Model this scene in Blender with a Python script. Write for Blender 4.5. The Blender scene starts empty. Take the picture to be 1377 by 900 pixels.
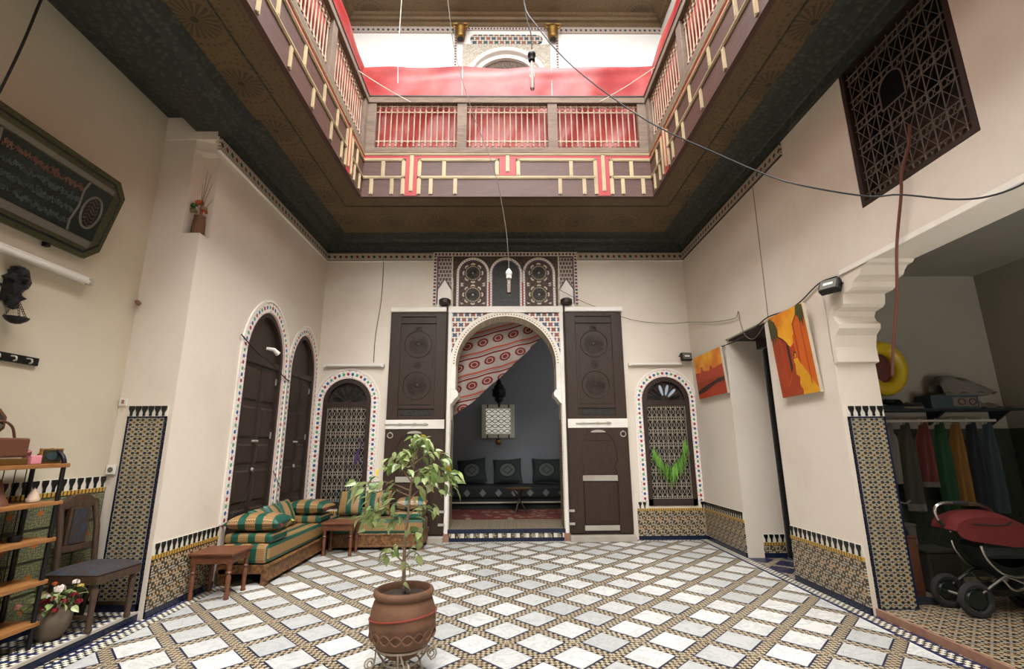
import bpy, bmesh, math, random
from mathutils import Vector, Matrix
sc = bpy.context.scene
COL = sc.collection
RND = random.Random(11)
pi = math.pi
sin, cos = math.sin, math.cos
# ------------------------------------------------------------------ camera, sky, exposure
cam_data = bpy.data.cameras.new('camera'); camera = bpy.data.objects.new('camera', cam_data); COL.objects.link(camera)
cam_data.sensor_width = 36.0; cam_data.sensor_fit = 'HORIZONTAL'; cam_data.lens = 650.0 * 36.0 / 1377.0
cam_data.clip_start = 0.05; cam_data.clip_end = 200
_p, _y, _r = math.radians(13.0), math.radians(0.75), math.radians(-0.4)
_f = Vector((sin(_y) * cos(_p), cos(_y) * cos(_p), sin(_p))); _ri = Vector((cos(_y), -sin(_y), 0)); _u = _ri.cross(_f)
_right = _ri * cos(_r) + _u * sin(_r); _up = _u * cos(_r) - _ri * sin(_r)
camera.matrix_world = Matrix(((_right.x, _up.x, -_f.x, 0.0), (_right.y, _up.y, -_f.y, 0.0), (_right.z, _up.z, -_f.z, 1.2), (0, 0, 0, 1)))
sc.camera = camera
world = bpy.data.worlds.new('sky'); sc.world = world; world.use_nodes = True
_bg = world.node_tree.nodes['Background']; _bg.inputs['Color'].default_value = (0.98, 0.985, 0.98, 1); _bg.inputs['Strength'].default_value = 10.0
sun_data = bpy.data.lights.new('sun', 'SUN'); sun_data.energy = 2.0; sun_data.angle = math.radians(32); sun_data.color = (1, 0.98, 0.95)
sun = bpy.data.objects.new('sun', sun_data); COL.objects.link(sun); sun.location = (0, 0, 14); sun.rotation_euler = Vector((-0.47, 0.06, -0.88)).to_track_quat('-Z', 'Y').to_euler()
portal_data = bpy.data.lights.new('sky_portal', 'AREA'); portal_data.shape = 'RECTANGLE'; portal_data.size = 3.6; portal_data.size_y = 9.6
portal_data.cycles.is_portal = True
portal = bpy.data.objects.new('sky_portal', portal_data); COL.objects.link(portal); portal.location = (0.03, 0.6, 8.62)
pd3 = bpy.data.lights.new('front_portal', 'AREA'); pd3.shape = 'RECTANGLE'; pd3.size = 5.4; pd3.size_y = 3.0; pd3.cycles.is_portal = True
portal3 = bpy.data.objects.new('front_portal', pd3); COL.objects.link(portal3); portal3.location = (0, -4.2, 7.1); portal3.rotation_euler = (-pi / 2, 0, 0)
pd2 = bpy.data.lights.new('fill_window_portal', 'AREA'); pd2.shape = 'RECTANGLE'; pd2.size = 0.75; pd2.size_y = 1.0; pd2.cycles.is_portal = True
portal2 = bpy.data.objects.new('fill_window_portal', pd2); COL.objects.link(portal2); portal2.location = (3.0, 8.1, 2.15); portal2.rotation_euler = (0, pi / 2, 0)
sc.view_settings.view_transform = 'Standard'; sc.view_settings.look = 'None'; sc.view_settings.gamma = 1.0
sc.view_settings.use_curve_mapping = False; sc.view_settings.exposure = 0.7
sc.cycles.use_denoising = True; sc.cycles.max_bounces = 10; sc.cycles.diffuse_bounces = 6; sc.cycles.sample_clamp_indirect = 12.0

# ------------------------------------------------------------------ material helpers
def lin(v):
    v /= 255.0
    return v / 12.92 if v <= 0.04045 else ((v + 0.055) / 1.055) ** 2.4
def rgb(r, g, b): return (lin(r), lin(g), lin(b), 1.0)
class V:
    def __init__(s, g, k): s.g = g; s.k = k
    def __add__(s, o): return s.g.m('ADD', s, o)
    __radd__ = __add__
    def __sub__(s, o): return s.g.m('SUBTRACT', s, o)
    def __rsub__(s, o): return s.g.m('SUBTRACT', o, s)
    def __mul__(s, o): return s.g.m('MULTIPLY', s, o)
    __rmul__ = __mul__
    def __truediv__(s, o): return s.g.m('DIVIDE', s, o)
    def __lt__(s, o): return s.g.m('LESS_THAN', s, o)
    def __gt__(s, o): return s.g.m('GREATER_THAN', s, o)
    def __abs__(s): return s.g.m('ABSOLUTE', s)
class G:
    def __init__(s, nt): s.nt = nt; s._tc = None; s._oi = None
    def n(s, t): return s.nt.nodes.new(t)
    def put(s, sock, v):
        if isinstance(v, V): s.nt.links.new(v.k, sock)
        else: sock.default_value = v
    def m(s, op, *a):
        n = s.n('ShaderNodeMath'); n.operation = op
        for i, v in enumerate(a): s.put(n.inputs[i], v)
        return V(s, n.outputs[0])
    def fr(s, a): return s.m('FRACT', a)
    def fl(s, a): return s.m('FLOOR', a)
    def mx(s, a, b): return s.m('MAXIMUM', a, b)
    def mn(s, a, b): return s.m('MINIMUM', a, b)
    def hyp(s, a, b): return s.m('SQRT', a * a + b * b)
    def mod(s, a, b): return s.m('FLOORED_MODULO', a, b)
    def _co(s, which):
        if s._tc is None: s._tc = s.n('ShaderNodeTexCoord')
        return s._tc.outputs[which]
    def xyz(s, which='Object'):
        n = s.n('ShaderNodeSeparateXYZ'); s.nt.links.new(s._co(which), n.inputs[0])
        return [V(s, o) for o in n.outputs]
    def vec(s, x, y, z=0.0):
        n = s.n('ShaderNodeCombineXYZ')
        for i, v in enumerate((x, y, z)): s.put(n.inputs[i], v)
        return V(s, n.outputs[0])
    def obj(s): return V(s, s._co('Object'))
    def rand(s):
        if s._oi is None: s._oi = s.n('ShaderNodeObjectInfo')
        return V(s, s._oi.outputs['Random'])
    def geo(s):
        n = s.n('ShaderNodeNewGeometry'); q = s.n('ShaderNodeSeparateXYZ'); s.nt.links.new(n.outputs['Position'], q.inputs[0])
        return [V(s, o) for o in q.outputs]
    def noise(s, scale, detail=3.0, rough=0.55, vec=None, dist=0.0):
        n = s.n('ShaderNodeTexNoise'); n.inputs['Scale'].default_value = scale; n.inputs['Detail'].default_value = detail
        n.inputs['Roughness'].default_value = rough; n.inputs['Distortion'].default_value = dist
        s.put(n.inputs['Vector'], vec or s.obj()); return V(s, n.outputs['Fac'])
    def vor(s, scale, vec=None, feature='F1'):
        n = s.n('ShaderNodeTexVoronoi'); n.feature = feature; n.inputs['Scale'].default_value = scale
        s.put(n.inputs['Vector'], vec or s.obj()); return V(s, n.outputs['Distance'])
    def wn(s, vec):
        n = s.n('ShaderNodeTexWhiteNoise'); s.put(n.inputs['Vector'], vec); return V(s, n.outputs['Value'])
    def mix(s, f, a, b):
        n = s.n('ShaderNodeMix'); n.data_type = 'RGBA'; n.clamp_factor = True
        s.put(n.inputs[0], f); s.put(n.inputs[6], a); s.put(n.inputs[7], b); return V(s, n.outputs[2])
    def sm(s, v, a, b):
        n = s.n('ShaderNodeMapRange'); n.interpolation_type = 'SMOOTHSTEP'; s.put(n.inputs[0], v)
        n.inputs[1].default_value = a; n.inputs[2].default_value = b; return V(s, n.outputs[0])
MATS = {}
def mat(name, fn, rough=0.7, metal=0.0, bump=None, spec=0.4, trans=0.0, sub=None, two=None, emit=None):
    m = bpy.data.materials.new(name); m.use_nodes = True; nt = m.node_tree
    b = nt.nodes['Principled BSDF']; g = G(nt); r = fn(g) if callable(fn) else fn
    h = None
    if isinstance(r, tuple) and len(r) == 2: r, h = r
    g.put(b.inputs['Base Color'], r)
    b.inputs['Roughness'].default_value = rough; b.inputs['Metallic'].default_value = metal
    b.inputs['Specular IOR Level'].default_value = spec; b.inputs['Transmission Weight'].default_value = trans
    if emit:
        g.put(b.inputs['Emission Color'], r); b.inputs['Emission Strength'].default_value = emit
    if h is not None:
        bn = nt.nodes.new('ShaderNodeBump'); bn.inputs['Strength'].default_value = bump or 0.3; bn.inputs['Distance'].default_value = 0.01
        g.put(bn.inputs['Height'], h); nt.links.new(bn.outputs[0], b.inputs['Normal'])
    if two:  # translucent sheet: part of the light goes through
        t = nt.nodes.new('ShaderNodeBsdfTranslucent'); g.put(t.inputs['Color'], r)
        x = nt.nodes.new('ShaderNodeMixShader'); x.inputs[0].default_value = two
        nt.links.new(b.outputs[0], x.inputs[1]); nt.links.new(t.outputs[0], x.inputs[2])
        nt.links.new(x.outputs[0], nt.nodes['Material Output'].inputs['Surface'])
    MATS[name] = m; return m

# ------------------------------------------------------------------ mesh helpers
class MB:
    def __init__(s): s.v = []; s.f = []; s.uv = []
    def face(s, pts, uv=None):
        i = len(s.v); s.v += [tuple(p) for p in pts]; s.f.append(tuple(range(i, i + len(pts)))); s.uv.append(uv); return s
    def add(s, verts, faces, uvs=None):
        i = len(s.v); s.v += [tuple(p) for p in verts]
        for k, f in enumerate(faces): s.f.append(tuple(i + a for a in f)); s.uv.append(uvs[k] if uvs else None)
        return s
    def box(s, x0, y0, z0, x1, y1, z1, M=None, uvm=None):
        p = [Vector(q) for q in ((x0, y0, z0), (x1, y0, z0), (x1, y1, z0), (x0, y1, z0), (x0, y0, z1), (x1, y0, z1), (x1, y1, z1), (x0, y1, z1))]
        F = ((0, 3, 2, 1), (4, 5, 6, 7), (0, 1, 5, 4), (1, 2, 6, 5), (2, 3, 7, 6), (3, 0, 4, 7)); uvs = None
        if uvm:
            def q(i, a): c = p[i]; t = {'x': c.x, 'y': c.y, 'z': c.z}; return (t[a[0]], t[a[1]])
            ax = ('xy', 'xy', 'xz', 'zy', 'xz', 'zy') if uvm == 'x' else ('yx', 'yx', 'zx', 'yz', 'zx', 'yz')
            uvs = [[q(i, ax[k]) for i in f] for k, f in enumerate(F)]
        if M is not None: p = [M @ q for q in p]
        return s.add(p, F, uvs)
    def tube(s, pts, r, n=8, closed=False):
        P = [Vector(q) for q in pts]; m = len(P); rr = r if isinstance(r, (list, tuple)) else [r] * m
        T = []
        for i in range(m):
            a = P[i - 1] if (i or closed) else P[0]; b = P[(i + 1) % m] if (i < m - 1 or closed) else P[-1]
            d = (b - a); T.append(d.normalized() if d.length > 1e-9 else Vector((0, 0, 1)))
        N = T[0].orthogonal().normalized(); base = len(s.v)
        for i in range(m):
            N = (N - T[i] * N.dot(T[i])); N = N.normalized() if N.length > 1e-6 else T[i].orthogonal().normalized(); B = T[i].cross(N)
            for k in range(n):
                a = 2 * pi * k / n; s.v.append(tuple(P[i] + (N * cos(a) + B * sin(a)) * rr[i]))
        for i in range(m if closed else m - 1):
            j = (i + 1) % m
            for k in range(n):
                l = (k + 1) % n; s.f.append((base + i * n + k, base + i * n + l, base + j * n + l, base + j * n + k)); s.uv.append(None)
        if not closed:
            s.f.append(tuple(base + k for k in reversed(range(n)))); s.uv.append(None)
            s.f.append(tuple(base + (m - 1) * n + k for k in range(n))); s.uv.append(None)
        return s
    def lathe(s, prof, n=24, c=(0, 0, 0), M=None):
        base = len(s.v)
        for r, z in prof:
            for k in range(n):
                q = Vector((r * cos(2 * pi * k / n), r * sin(2 * pi * k / n), z))
                if M is not None: q = M @ q
                s.v.append((q.x + c[0], q.y + c[1], q.z + c[2]))
        for i in range(len(prof) - 1):
            for k in range(n):
                l = (k + 1) % n; s.f.append((base + i * n + k, base + i * n + l, base + (i + 1) * n + l, base + (i + 1) * n + k)); s.uv.append(None)
        for i, rev in ((0, True), (len(prof) - 1, False)):
            if prof[i][0] > 1e-4:
                f = [base + i * n + k for k in range(n)]; s.f.append(tuple(reversed(f)) if rev else tuple(f)); s.uv.append(None)
        return s
    def prism(s, poly, ax, d0, d1):
        def P(a, b, d): return {'x': (d, a, b), 'y': (a, d, b), 'z': (a, b, d)}[ax]
        n = len(poly); base = len(s.v)
        s.v += [P(a, b, d0) for a, b in poly] + [P(a, b, d1) for a, b in poly]
        s.f.append(tuple(range(base, base + n))); s.f.append(tuple(base + n + i for i in reversed(range(n))))
        for i in range(n): j = (i + 1) % n; s.f.append((base + i, base + n + i, base + n + j, base + j))
        s.uv += [None] * (n + 2); return s
    def band(s, A, B, ax, d0, d1):
        """strip between polylines A and B in a plane, thickness d0..d1 (d1 is the showing side), uv = metres along, 0..1 across"""
        def P(a, b, d): return {'x': (d, a, b), 'y': (a, d, b), 'z': (a, b, d)}[ax]
        L = 0.0
        for i in range(len(A) - 1):
            a0, a1, b0, b1 = A[i], A[i + 1], B[i], B[i + 1]
            l = math.dist(((a0[0] + b0[0]) / 2, (a0[1] + b0[1]) / 2), ((a1[0] + b1[0]) / 2, (a1[1] + b1[1]) / 2))
            s.face([P(*a0, d1), P(*a1, d1), P(*b1, d1), P(*b0, d1)], [(L, 0), (L + l, 0), (L + l, 1), (L, 1)])
            s.face([P(*a0, d0), P(*a1, d0), P(*a1, d1), P(*a0, d1)], [(L, 0)] * 4)
            s.face([P(*b0, d1), P(*b1, d1), P(*b1, d0), P(*b0, d0)], [(L, 1)] * 4)
            L += l
        for i in (0, -1): s.face([P(*A[i], d0), P(*A[i], d1), P(*B[i], d1), P(*B[i], d0)], [(L, 0)] * 4)
        return s
    def grid(s, fn, nu, nv, uv=None):
        base = len(s.v)
        for j in range(nv + 1):
            for i in range(nu + 1): s.v.append(tuple(fn(i / nu, j / nv)))
        for j in range(nv):
            for i in range(nu):
                a = base + j * (nu + 1) + i; s.f.append((a, a + 1, a + nu + 2, a + nu + 1))
                s.uv.append([uv(x / nu, y / nv) for x, y in ((i, j), (i + 1, j), (i + 1, j + 1), (i, j + 1))] if uv else None)
        return s
    def xf(s, M):
        s.v = [tuple(M @ Vector(q)) for q in s.v]; return s
    def mesh(s, name, m, smooth=False, norm=True):
        me = bpy.data.meshes.new(name); me.from_pydata(s.v, [], s.f)
        if any(s.uv):
            ul = me.uv_layers.new(name='UVMap'); k = 0
            for f, u in zip(s.f, s.uv):
                for i in range(len(f)): ul.data[k].uv = u[i] if u else (0, 0); k += 1
        if norm:
            bm = bmesh.new(); bm.from_mesh(me)
            if not any(s.uv) and len(s.v) < 60000: bmesh.ops.remove_doubles(bm, verts=bm.verts, dist=1e-6)
            bmesh.ops.recalc_face_normals(bm, faces=bm.faces); bm.to_mesh(me); bm.free()
        if smooth:
            me.polygons.foreach_set('use_smooth', [True] * len(me.polygons))
            try: me.set_sharp_from_angle(angle=math.radians(40 if smooth is True else smooth))
            except Exception: pass
        me.materials.append(MATS[m] if isinstance(m, str) else m); return me
    def build(s, name, m, parent=None, smooth=False, bevel=0, norm=True, local=False):
        return link(name, s.mesh(name, m, smooth, norm), parent, bevel, local)
def link(name, me, parent=None, bevel=0, local=False):
    o = bpy.data.objects.new(name, me); COL.objects.link(o)
    if parent is not None:
        o.parent = parent
        if not local:
            t = Vector(); q = parent
            while q is not None: t += q.location; q = q.parent
            o.location = -t
    if bevel:
        b = o.modifiers.new('bevel', 'BEVEL'); b.width = bevel; b.segments = 2; b.limit_method = 'ANGLE'
    return o
def tag(o, label, cat=None, group=None, kind=None):
    o['label'] = label
    if cat: o['category'] = cat
    if group: o['group'] = group
    if kind: o['kind'] = kind
    return o
def st(o): o['kind'] = 'structure'; return o
def thing(name, label, cat, loc=(0, 0, 0), rz=0.0, group=None):
    o = bpy.data.objects.new(name, None); COL.objects.link(o); o.location = loc; o.rotation_euler = (0, 0, rz); o.empty_display_size = 0.05
    return tag(o, label, cat, group)
def stthing(name, loc=(0, 0, 0)):
    o = bpy.data.objects.new(name, None); COL.objects.link(o); o.location = loc; o.empty_display_size = 0.05; return st(o)
def copy_tree(o, parent=None):
    c = o.copy(); COL.objects.link(c); c.parent = parent
    for ch in list(o.children): copy_tree(ch, c)
    return c
def TR(x, y, z, rz=0, rx=0, ry=0): return Matrix.Translation((x, y, z)) @ Matrix.Rotation(rz, 4, 'Z') @ Matrix.Rotation(ry, 4, 'Y') @ Matrix.Rotation(rx, 4, 'X')
def arch(c, hw, zs, h, n=24, p=2.0):
    """points of an arch from left springing over the top to right springing"""
    out = []
    for i in range(n + 1):
        t = -cos(pi * i / n); out.append((c + hw * t, zs + h * max(0.0, 1 - abs(t) ** p) ** 0.5))
    return out
def smooth_path(pts, k=4):
    P = [Vector(q) for q in pts]; out = []
    for i in range(len(P) - 1):
        a = P[max(i - 1, 0)]; b = P[i]; c = P[i + 1]; d = P[min(i + 2, len(P) - 1)]
        for j in range(k):
            t = j / k; out.append(0.5 * ((2 * b) + (c - a) * t + (2 * a - 5 * b + 4 * c - d) * t * t + (3 * b - a - 3 * c + d) * t ** 3))
    return out + [P[-1]]
# ------------------------------------------------------------------ materials
def plaster(base, stain, amt=0.35, relief=1.0):
    def f(g):
        n = g.noise(1.3, 5, 0.6); n2 = g.noise(7, 4, 0.6); n3 = g.noise(60, 3, 0.6)
        c = g.mix(g.sm(n, 0.42, 0.75) * amt, base, stain); c = g.mix(g.sm(n2, 0.55, 0.8) * 0.18, c, stain)
        return c, n2 * 0.8 + n3 * 0.12 * relief + n * 1.2
    return f
mat('plaster', plaster(rgb(212, 201, 186), rgb(192, 173, 152)), 0.85, bump=0.35)
mat('plaster_alcove_shade', plaster(rgb(190, 180, 158), rgb(170, 156, 132)), 0.85, bump=0.35)  # main wall plaster darkened, the alcove's shade put into its colour
mat('plaster_upper', plaster(rgb(204, 203, 199), rgb(190, 186, 180), 0.3), 0.85, bump=0.2)
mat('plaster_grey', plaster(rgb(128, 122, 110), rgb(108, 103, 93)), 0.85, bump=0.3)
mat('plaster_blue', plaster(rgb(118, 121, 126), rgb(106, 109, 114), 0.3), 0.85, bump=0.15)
mat('white_paint', plaster(rgb(228, 222, 212), rgb(190, 178, 165), 0.5), 0.6, bump=0.2)
mat('white_plastic', rgb(214, 210, 200), 0.45)
def f_marble(g):
    r = g.rand(); v = g.vec(*[a + r * 37.0 for a in g.geo()])
    n = g.noise(6, 6, 0.62, v, 1.4); n2 = g.noise(2.2, 4, 0.6, v); ve = g.sm(abs(n - 0.5), 0.0, 0.05)
    c = g.mix(r, rgb(218, 216, 210), rgb(174, 175, 172)); c = g.mix(g.sm(n2, 0.45, 0.8) * 0.45, c, rgb(176, 177, 176))
    c = g.mix((1.0 - ve) * 0.4, c, rgb(140, 142, 142)); d = g.noise(14, 3, 0.5, v)
    return g.mix(g.sm(d, 0.68, 0.8) * 0.5, c, rgb(170, 145, 110))
mat('marble', f_marble, 0.32, spec=0.45)
UX, UY = 0.2075, 0.2175       # half diagonals of the floor lattice
LX, LY = -0.002, 3.587        # a tile centre
BANDW = 0.142                 # half width of a band in lattice units
def f_bands(g):
    x, y, z = g.xyz()
    a = (x - LX) / (2 * UX); b = (y - LY) / (2 * UY); s = a + b; t = b - a
    k = 0.071       # one small mosaic piece in lattice units
    def rows(q, along):        # bead rows across a band
        d = abs(g.fr(q) - 0.5)          # tile centres lie on whole numbers
        e = d                           # distance from band centre line
        row = g.fl((e + k / 2) / k)     # 0 centre row, 1 outer row
        par = g.mod(g.fl(along / k) + row, 2.0)
        return e, row, par
    e1, r1, p1 = rows(s, t); e2, r2, p2 = rows(t, s)
    in1 = e1 < e2; e = g.mn(e1, e2); p = p1 * in1 + p2 * (1.0 - in1); r = r1 * in1 + r2 * (1.0 - in1)
    tan = g.mix(g.noise(9, 2), rgb(132, 104, 70), rgb(100, 78, 54)); wht = g.mix(g.noise(30, 2), rgb(192, 181, 156), rgb(160, 146, 120)); blk = rgb(24, 26, 30)
    c = g.mix(p, blk, wht); c = g.mix(g.noise(2.2, 3) * 1.0 - 0.35, c, g.mix(p, g.mix(0.5, blk, tan), tan)); c = g.mix((r < 0.5) * (1.0 - p), c, g.mix(0.45, tan, blk))
    c = g.mix(e > 1.5 * k, c, rgb(30, 34, 60))
    return g.mix(g.sm(g.noise(3, 4), 0.5, 0.75) * 0.3, c, rgb(120, 105, 85))
mat('floor_mosaic', f_bands, 0.4)
def f_border(ax):
    def f(g):
        x, y, z = g.xyz(); u = (x if ax == 'x' else y) / 0.026; v = (y if ax == 'x' else x) / 0.026
        p = g.mod(g.fl(u) + g.fl(v), 2.0); c = g.mix(p, rgb(26, 28, 34), rgb(222, 214, 194))
        return g.mix(g.mod(g.fl(v), 4.0) < 0.5, c, rgb(40, 48, 84))
    return f
mat('border_x', f_border('x'), 0.4); mat('border_y', f_border('y'), 0.4)
def f_star(ax, per=0.092, dull=0.0):
    def f(g):
        x, y, z = g.xyz(); u0 = (y if ax == 'x' else x) / per; v0 = (z if ax != 'z' else y) / (per * 0.78)
        u = abs(g.fr(u0) - 0.5); v = abs(g.fr(v0) - 0.5); wh = rgb(158, 150, 128); dk = rgb(22, 27, 40); go = rgb(150, 112, 40)
        d1 = g.hyp(u, v); th = g.m('ARCTAN2', v, u); c = g.mix((d1 < 0.22) * (g.m('COSINE', th * 8.0) < 0.2), wh, go)
        c = g.mix(g.hyp(u - 0.29, v - 0.25) < 0.145, c, dk); c = g.mix(g.hyp(0.5 - u, 0.5 - v) < 0.10, c, go); c = g.mix(g.hyp(0.5 - u, v) < 0.085, c, dk); c = g.mix(g.hyp(u, 0.5 - v) < 0.10, c, dk)
        c = g.mix(g.mn(g.mn(g.hyp(0.16 - u, 0.5 - v), g.hyp(0.5 - u, 0.22 - v)), g.hyp(0.36 - u, 0.5 - v)) < 0.05, c, dk); c = g.mix(d1 < 0.085, c, dk)
        return g.mix(g.sm(g.noise(4, 3), 0.45, 0.75) * 0.3 + dull, c, rgb(90, 84, 70))
    return f
mat('zellige_star_x', f_star('x'), 0.3); mat('zellige_star_y', f_star('y'), 0.3)
def f_small(ax, s=0.0135, green=0.0):
    def f(g):
        x, y, z = g.xyz(); a = (y if ax == 'x' else x); b = (z if ax != 'z' else y)
        u = (a + b) / (s * 1.414); v = (b - a) / (s * 1.414); iu, iv = g.fl(u), g.fl(v)
        d = abs(g.mod(iu, 6.0) - 3.0) + abs(g.mod(iv, 6.0) - 3.0); q = g.mod(g.fl(iu / 6.0) + g.fl(iv / 6.0), 2.0)
        bk = rgb(24, 25, 27); wh = rgb(184, 175, 152); oc = rgb(146, 104, 50)
        c = g.mix(d > 0.5, rgb(38, 58, 92), wh); c = g.mix(d > 1.5, c, g.mix(q, bk, oc)); c = g.mix(d > 2.5, c, g.mix(g.mod(iu, 2.0), wh, bk)); c = g.mix(d > 3.5, c, g.mix(q, oc, bk)); c = g.mix(d > 4.5, c, g.mix(g.mod(iu, 2.0), bk, wh)); c = g.mix(d > 5.5, c, rgb(64, 84, 58))
        e = g.mn(g.mn(g.fr(u), 1.0 - g.fr(u)), g.mn(g.fr(v), 1.0 - g.fr(v)))
        return g.mix((e < 0.08) * 0.5, c, rgb(120, 110, 95))
    return f
mat('zellige_small_x', f_small('x'), 0.35); mat('zellige_small_y', f_small('y'), 0.35); mat('zellige_small_z', f_small('z'), 0.4)
def f_majolica(g):
    x, y, z = g.xyz('Generated'); u = abs(y - 0.5); v = abs(z - 0.5); r = g.hyp(u, v)
    w = g.m('SINE', r * 46.0 + g.m('COSINE', (u - v) * 26.0) * 2.4); n = g.noise(11, 3, 0.6, g.vec(u * 3.0, v * 3.0), 1.0)
    c = g.mix(n, rgb(150, 142, 82), rgb(112, 112, 66)); c = g.mix(w > 0.45, c, rgb(74, 86, 74)); c = g.mix((n > 0.53) * (w < 0.1), c, rgb(48, 62, 92))
    c = g.mix(r < 0.10, c, rgb(164, 96, 40)); return g.mix((g.mx(u, v) > 0.47), c, rgb(70, 74, 52)), w
mat('majolica', f_majolica, 0.25, bump=0.15)
mat('glaze_black', rgb(22, 24, 24), 0.25); mat('glaze_blue', lambda g: g.mix(g.noise(9, 3), rgb(18, 24, 46), rgb(30, 38, 62)), 0.25)
mat('tile_white', plaster(rgb(214, 208, 194), rgb(186, 178, 160)), 0.4, bump=0.1)
def f_goldline(ax):
    def f(g):
        x, y, z = g.xyz(); u = (y if ax == 'x' else x) / 0.03
        return g.mix(g.fr(u) < 0.68, rgb(30, 36, 60), rgb(190, 148, 52))
    return f
mat('gold_line_x', f_goldline('x'), 0.3); mat('gold_line_y', f_goldline('y'), 0.3)
def wood(a, b, sc_=6.0, ax='z', gl=0.0):
    def f(g):
        x, y, z = g.xyz(); st_ = {'z': (1, 1, 0.12), 'x': (0.12, 1, 1), 'y': (1, 0.12, 1)}[ax]
        v = g.vec(x * st_[0], y * st_[1], z * st_[2]); n = g.noise(sc_ * 9, 5, 0.65, v, 0.6); n2 = g.noise(sc_, 3, 0.5, v)
        return g.mix(g.sm(n, 0.3, 0.75), a, b) if not gl else g.mix(g.sm(n2, 0.35, 0.7) * 0.6, g.mix(g.sm(n, 0.3, 0.75), a, b), b), n
    return f
mat('wood_leaf', wood(rgb(40, 26, 17), rgb(58, 39, 26), 6), 0.5, bump=0.15)
mat('wood_dark', wood(rgb(40, 29, 24), rgb(56, 42, 35), 6), 0.5, bump=0.12)
mat('wood_grey', wood(rgb(82, 66, 55), rgb(112, 95, 80), 5, 'x', 1), 0.75, bump=0.25)
mat('wood_grey_y', wood(rgb(112, 92, 78), rgb(150, 132, 114), 5, 'y', 1), 0.75, bump=0.25)
mat('wood_table', wood(rgb(82, 46, 30), rgb(120, 74, 50), 7, 'x', 1), 0.45, bump=0.15)
mat('wood_shelf', wood(rgb(132, 86, 44), rgb(156, 108, 60), 7, 'y'), 0.5)
mat('wood_sofa', lambda g: (g.mix(g.sm(g.noise(26, 4, 0.6), 0.35, 0.65), rgb(84, 54, 30), rgb(128, 90, 52)), g.vor(34)), 0.5, bump=0.6)
mat('wood_spindle', wood(rgb(128, 104, 84), rgb(160, 136, 112), 8), 0.6)
mat('frieze_dark', lambda g: (g.mix(g.sm(g.vor(22), 0.2, 0.5), rgb(60, 62, 52), rgb(40, 43, 37)), g.vor(22)), 0.6, bump=0.3)
def f_soffit(run):
    def f(g):
        x, y, z = g.xyz(); u0, v0 = (x, y) if run == 'y' else (y, x)
        u = u0; cell = 0.62; v = (g.fr(v0 / cell) - 0.5) * cell
        r = g.hyp(u, v); th = g.m('ARCTAN2', v, u)
        pet = (g.m('SINE', th * 20.0) > -0.1) * (r > 0.035) * (r < 0.16); ring = (g.m('SINE', r * 90.0) > 0.3) * (r > 0.16) * (r < 0.27) * (g.m('SINE', th * 30.0) > -0.3)
        leaf = (g.vor(34) < 0.32) * (r > 0.27)
        d = g.mx(g.mx(pet * 0.7, ring * 0.55), g.mx(leaf * 0.55, r < 0.028))
        n = g.noise(3, 4); return g.mix(d, g.mix(n, rgb(104, 82, 52), rgb(80, 64, 42)), rgb(46, 40, 28))
    return f
mat('soffit_y', f_soffit('y'), 0.55); mat('soffit_x', f_soffit('x'), 0.55)
mat('fascia_brown', wood(rgb(62, 38, 31), rgb(80, 53, 44), 4, 'x', 1), 0.55, bump=0.12)
mat('fascia_brown_y', wood(rgb(88, 60, 54), rgb(112, 80, 72), 4, 'y', 1), 0.55, bump=0.12)
mat('red_paint', plaster(rgb(146, 44, 46), rgb(122, 40, 40)), 0.55, bump=0.1)
mat('cream_mould', plaster(rgb(164, 146, 112), rgb(112, 98, 72), 0.7), 0.6, bump=0.15)
mat('groove', rgb(110, 100, 74), 0.6)
mat('red_tarp', lambda g: (g.mix(g.sm(g.noise(2.5, 4), 0.35, 0.75), rgb(142, 36, 38), rgb(170, 74, 68)), g.noise(5, 3)), 0.38, bump=0.2, two=0.35, spec=0.5)
def f_floral(g):
    u, v, _ = g.xyz('UV'); per = 0.062; k = g.fl(u / per); fu = (g.fr(u / per) - 0.5) * per; fv = (v - 0.5) * 0.1
    d = g.hyp(fu, fv); m3 = g.mod(k, 3.0); fc = g.mix(m3 > 0.5, rgb(150, 44, 46), rgb(40, 84, 140)); fc = g.mix(m3 > 1.5, fc, rgb(84, 150, 112))
    uv = g.vec(u, fv); n = g.noise(60, 2, 0.5, uv, 0.8); c = g.mix((n > 0.61), rgb(232, 226, 216), rgb(176, 92, 92)); c = g.mix((g.noise(75, 2, 0.5, g.vec(u + 3.0, fv)) > 0.63), c, rgb(120, 150, 120))
    c = g.mix(d < 0.026, c, rgb(232, 226, 216)); c = g.mix(d < 0.0195, c, fc)
    return g.mix(abs(v - 0.5) > 0.45, c, rgb(206, 160, 160))
mat('floral', f_floral, 0.55)
def f_strip(ax, light=0):
    A, B, D = (rgb(196, 186, 166), rgb(130, 112, 92), rgb(52, 40, 40)) if not light else (rgb(170, 164, 154), rgb(120, 108, 98), rgb(70, 54, 50))
    def f(g):
        x, y, z = g.xyz(); u = (y if ax == 'x' else x); per = 0.082; k = g.fl(u / per); fu = (g.fr(u / per) - 0.5) * per; v = g.fr((z - 3.86) / 0.125 if not light else (z - 7.875) / 0.125)
        fv = (v - 0.5) * 0.125; d = g.hyp(fu, fv); c = g.mix(g.m('SINE', fu * 220.0) * g.m('SINE', fv * 170.0) > 0.05, A, B)
        dc = g.mix(g.mod(k, 2.0), rgb(30, 50, 52), rgb(96, 40, 40)); c = g.mix(d < 0.021, c, dc if not light else g.mix(g.mod(k, 2.0), rgb(16, 30, 34), rgb(88, 40, 38)))
        return g.mix(abs(v - 0.5) > 0.43, c, D if not light else rgb(150, 128, 120))
    return f
mat('strip_x', f_strip('x'), 0.6); mat('strip_y', f_strip('y'), 0.6); mat('strip_light', f_strip('y', 1), 0.6)
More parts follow.
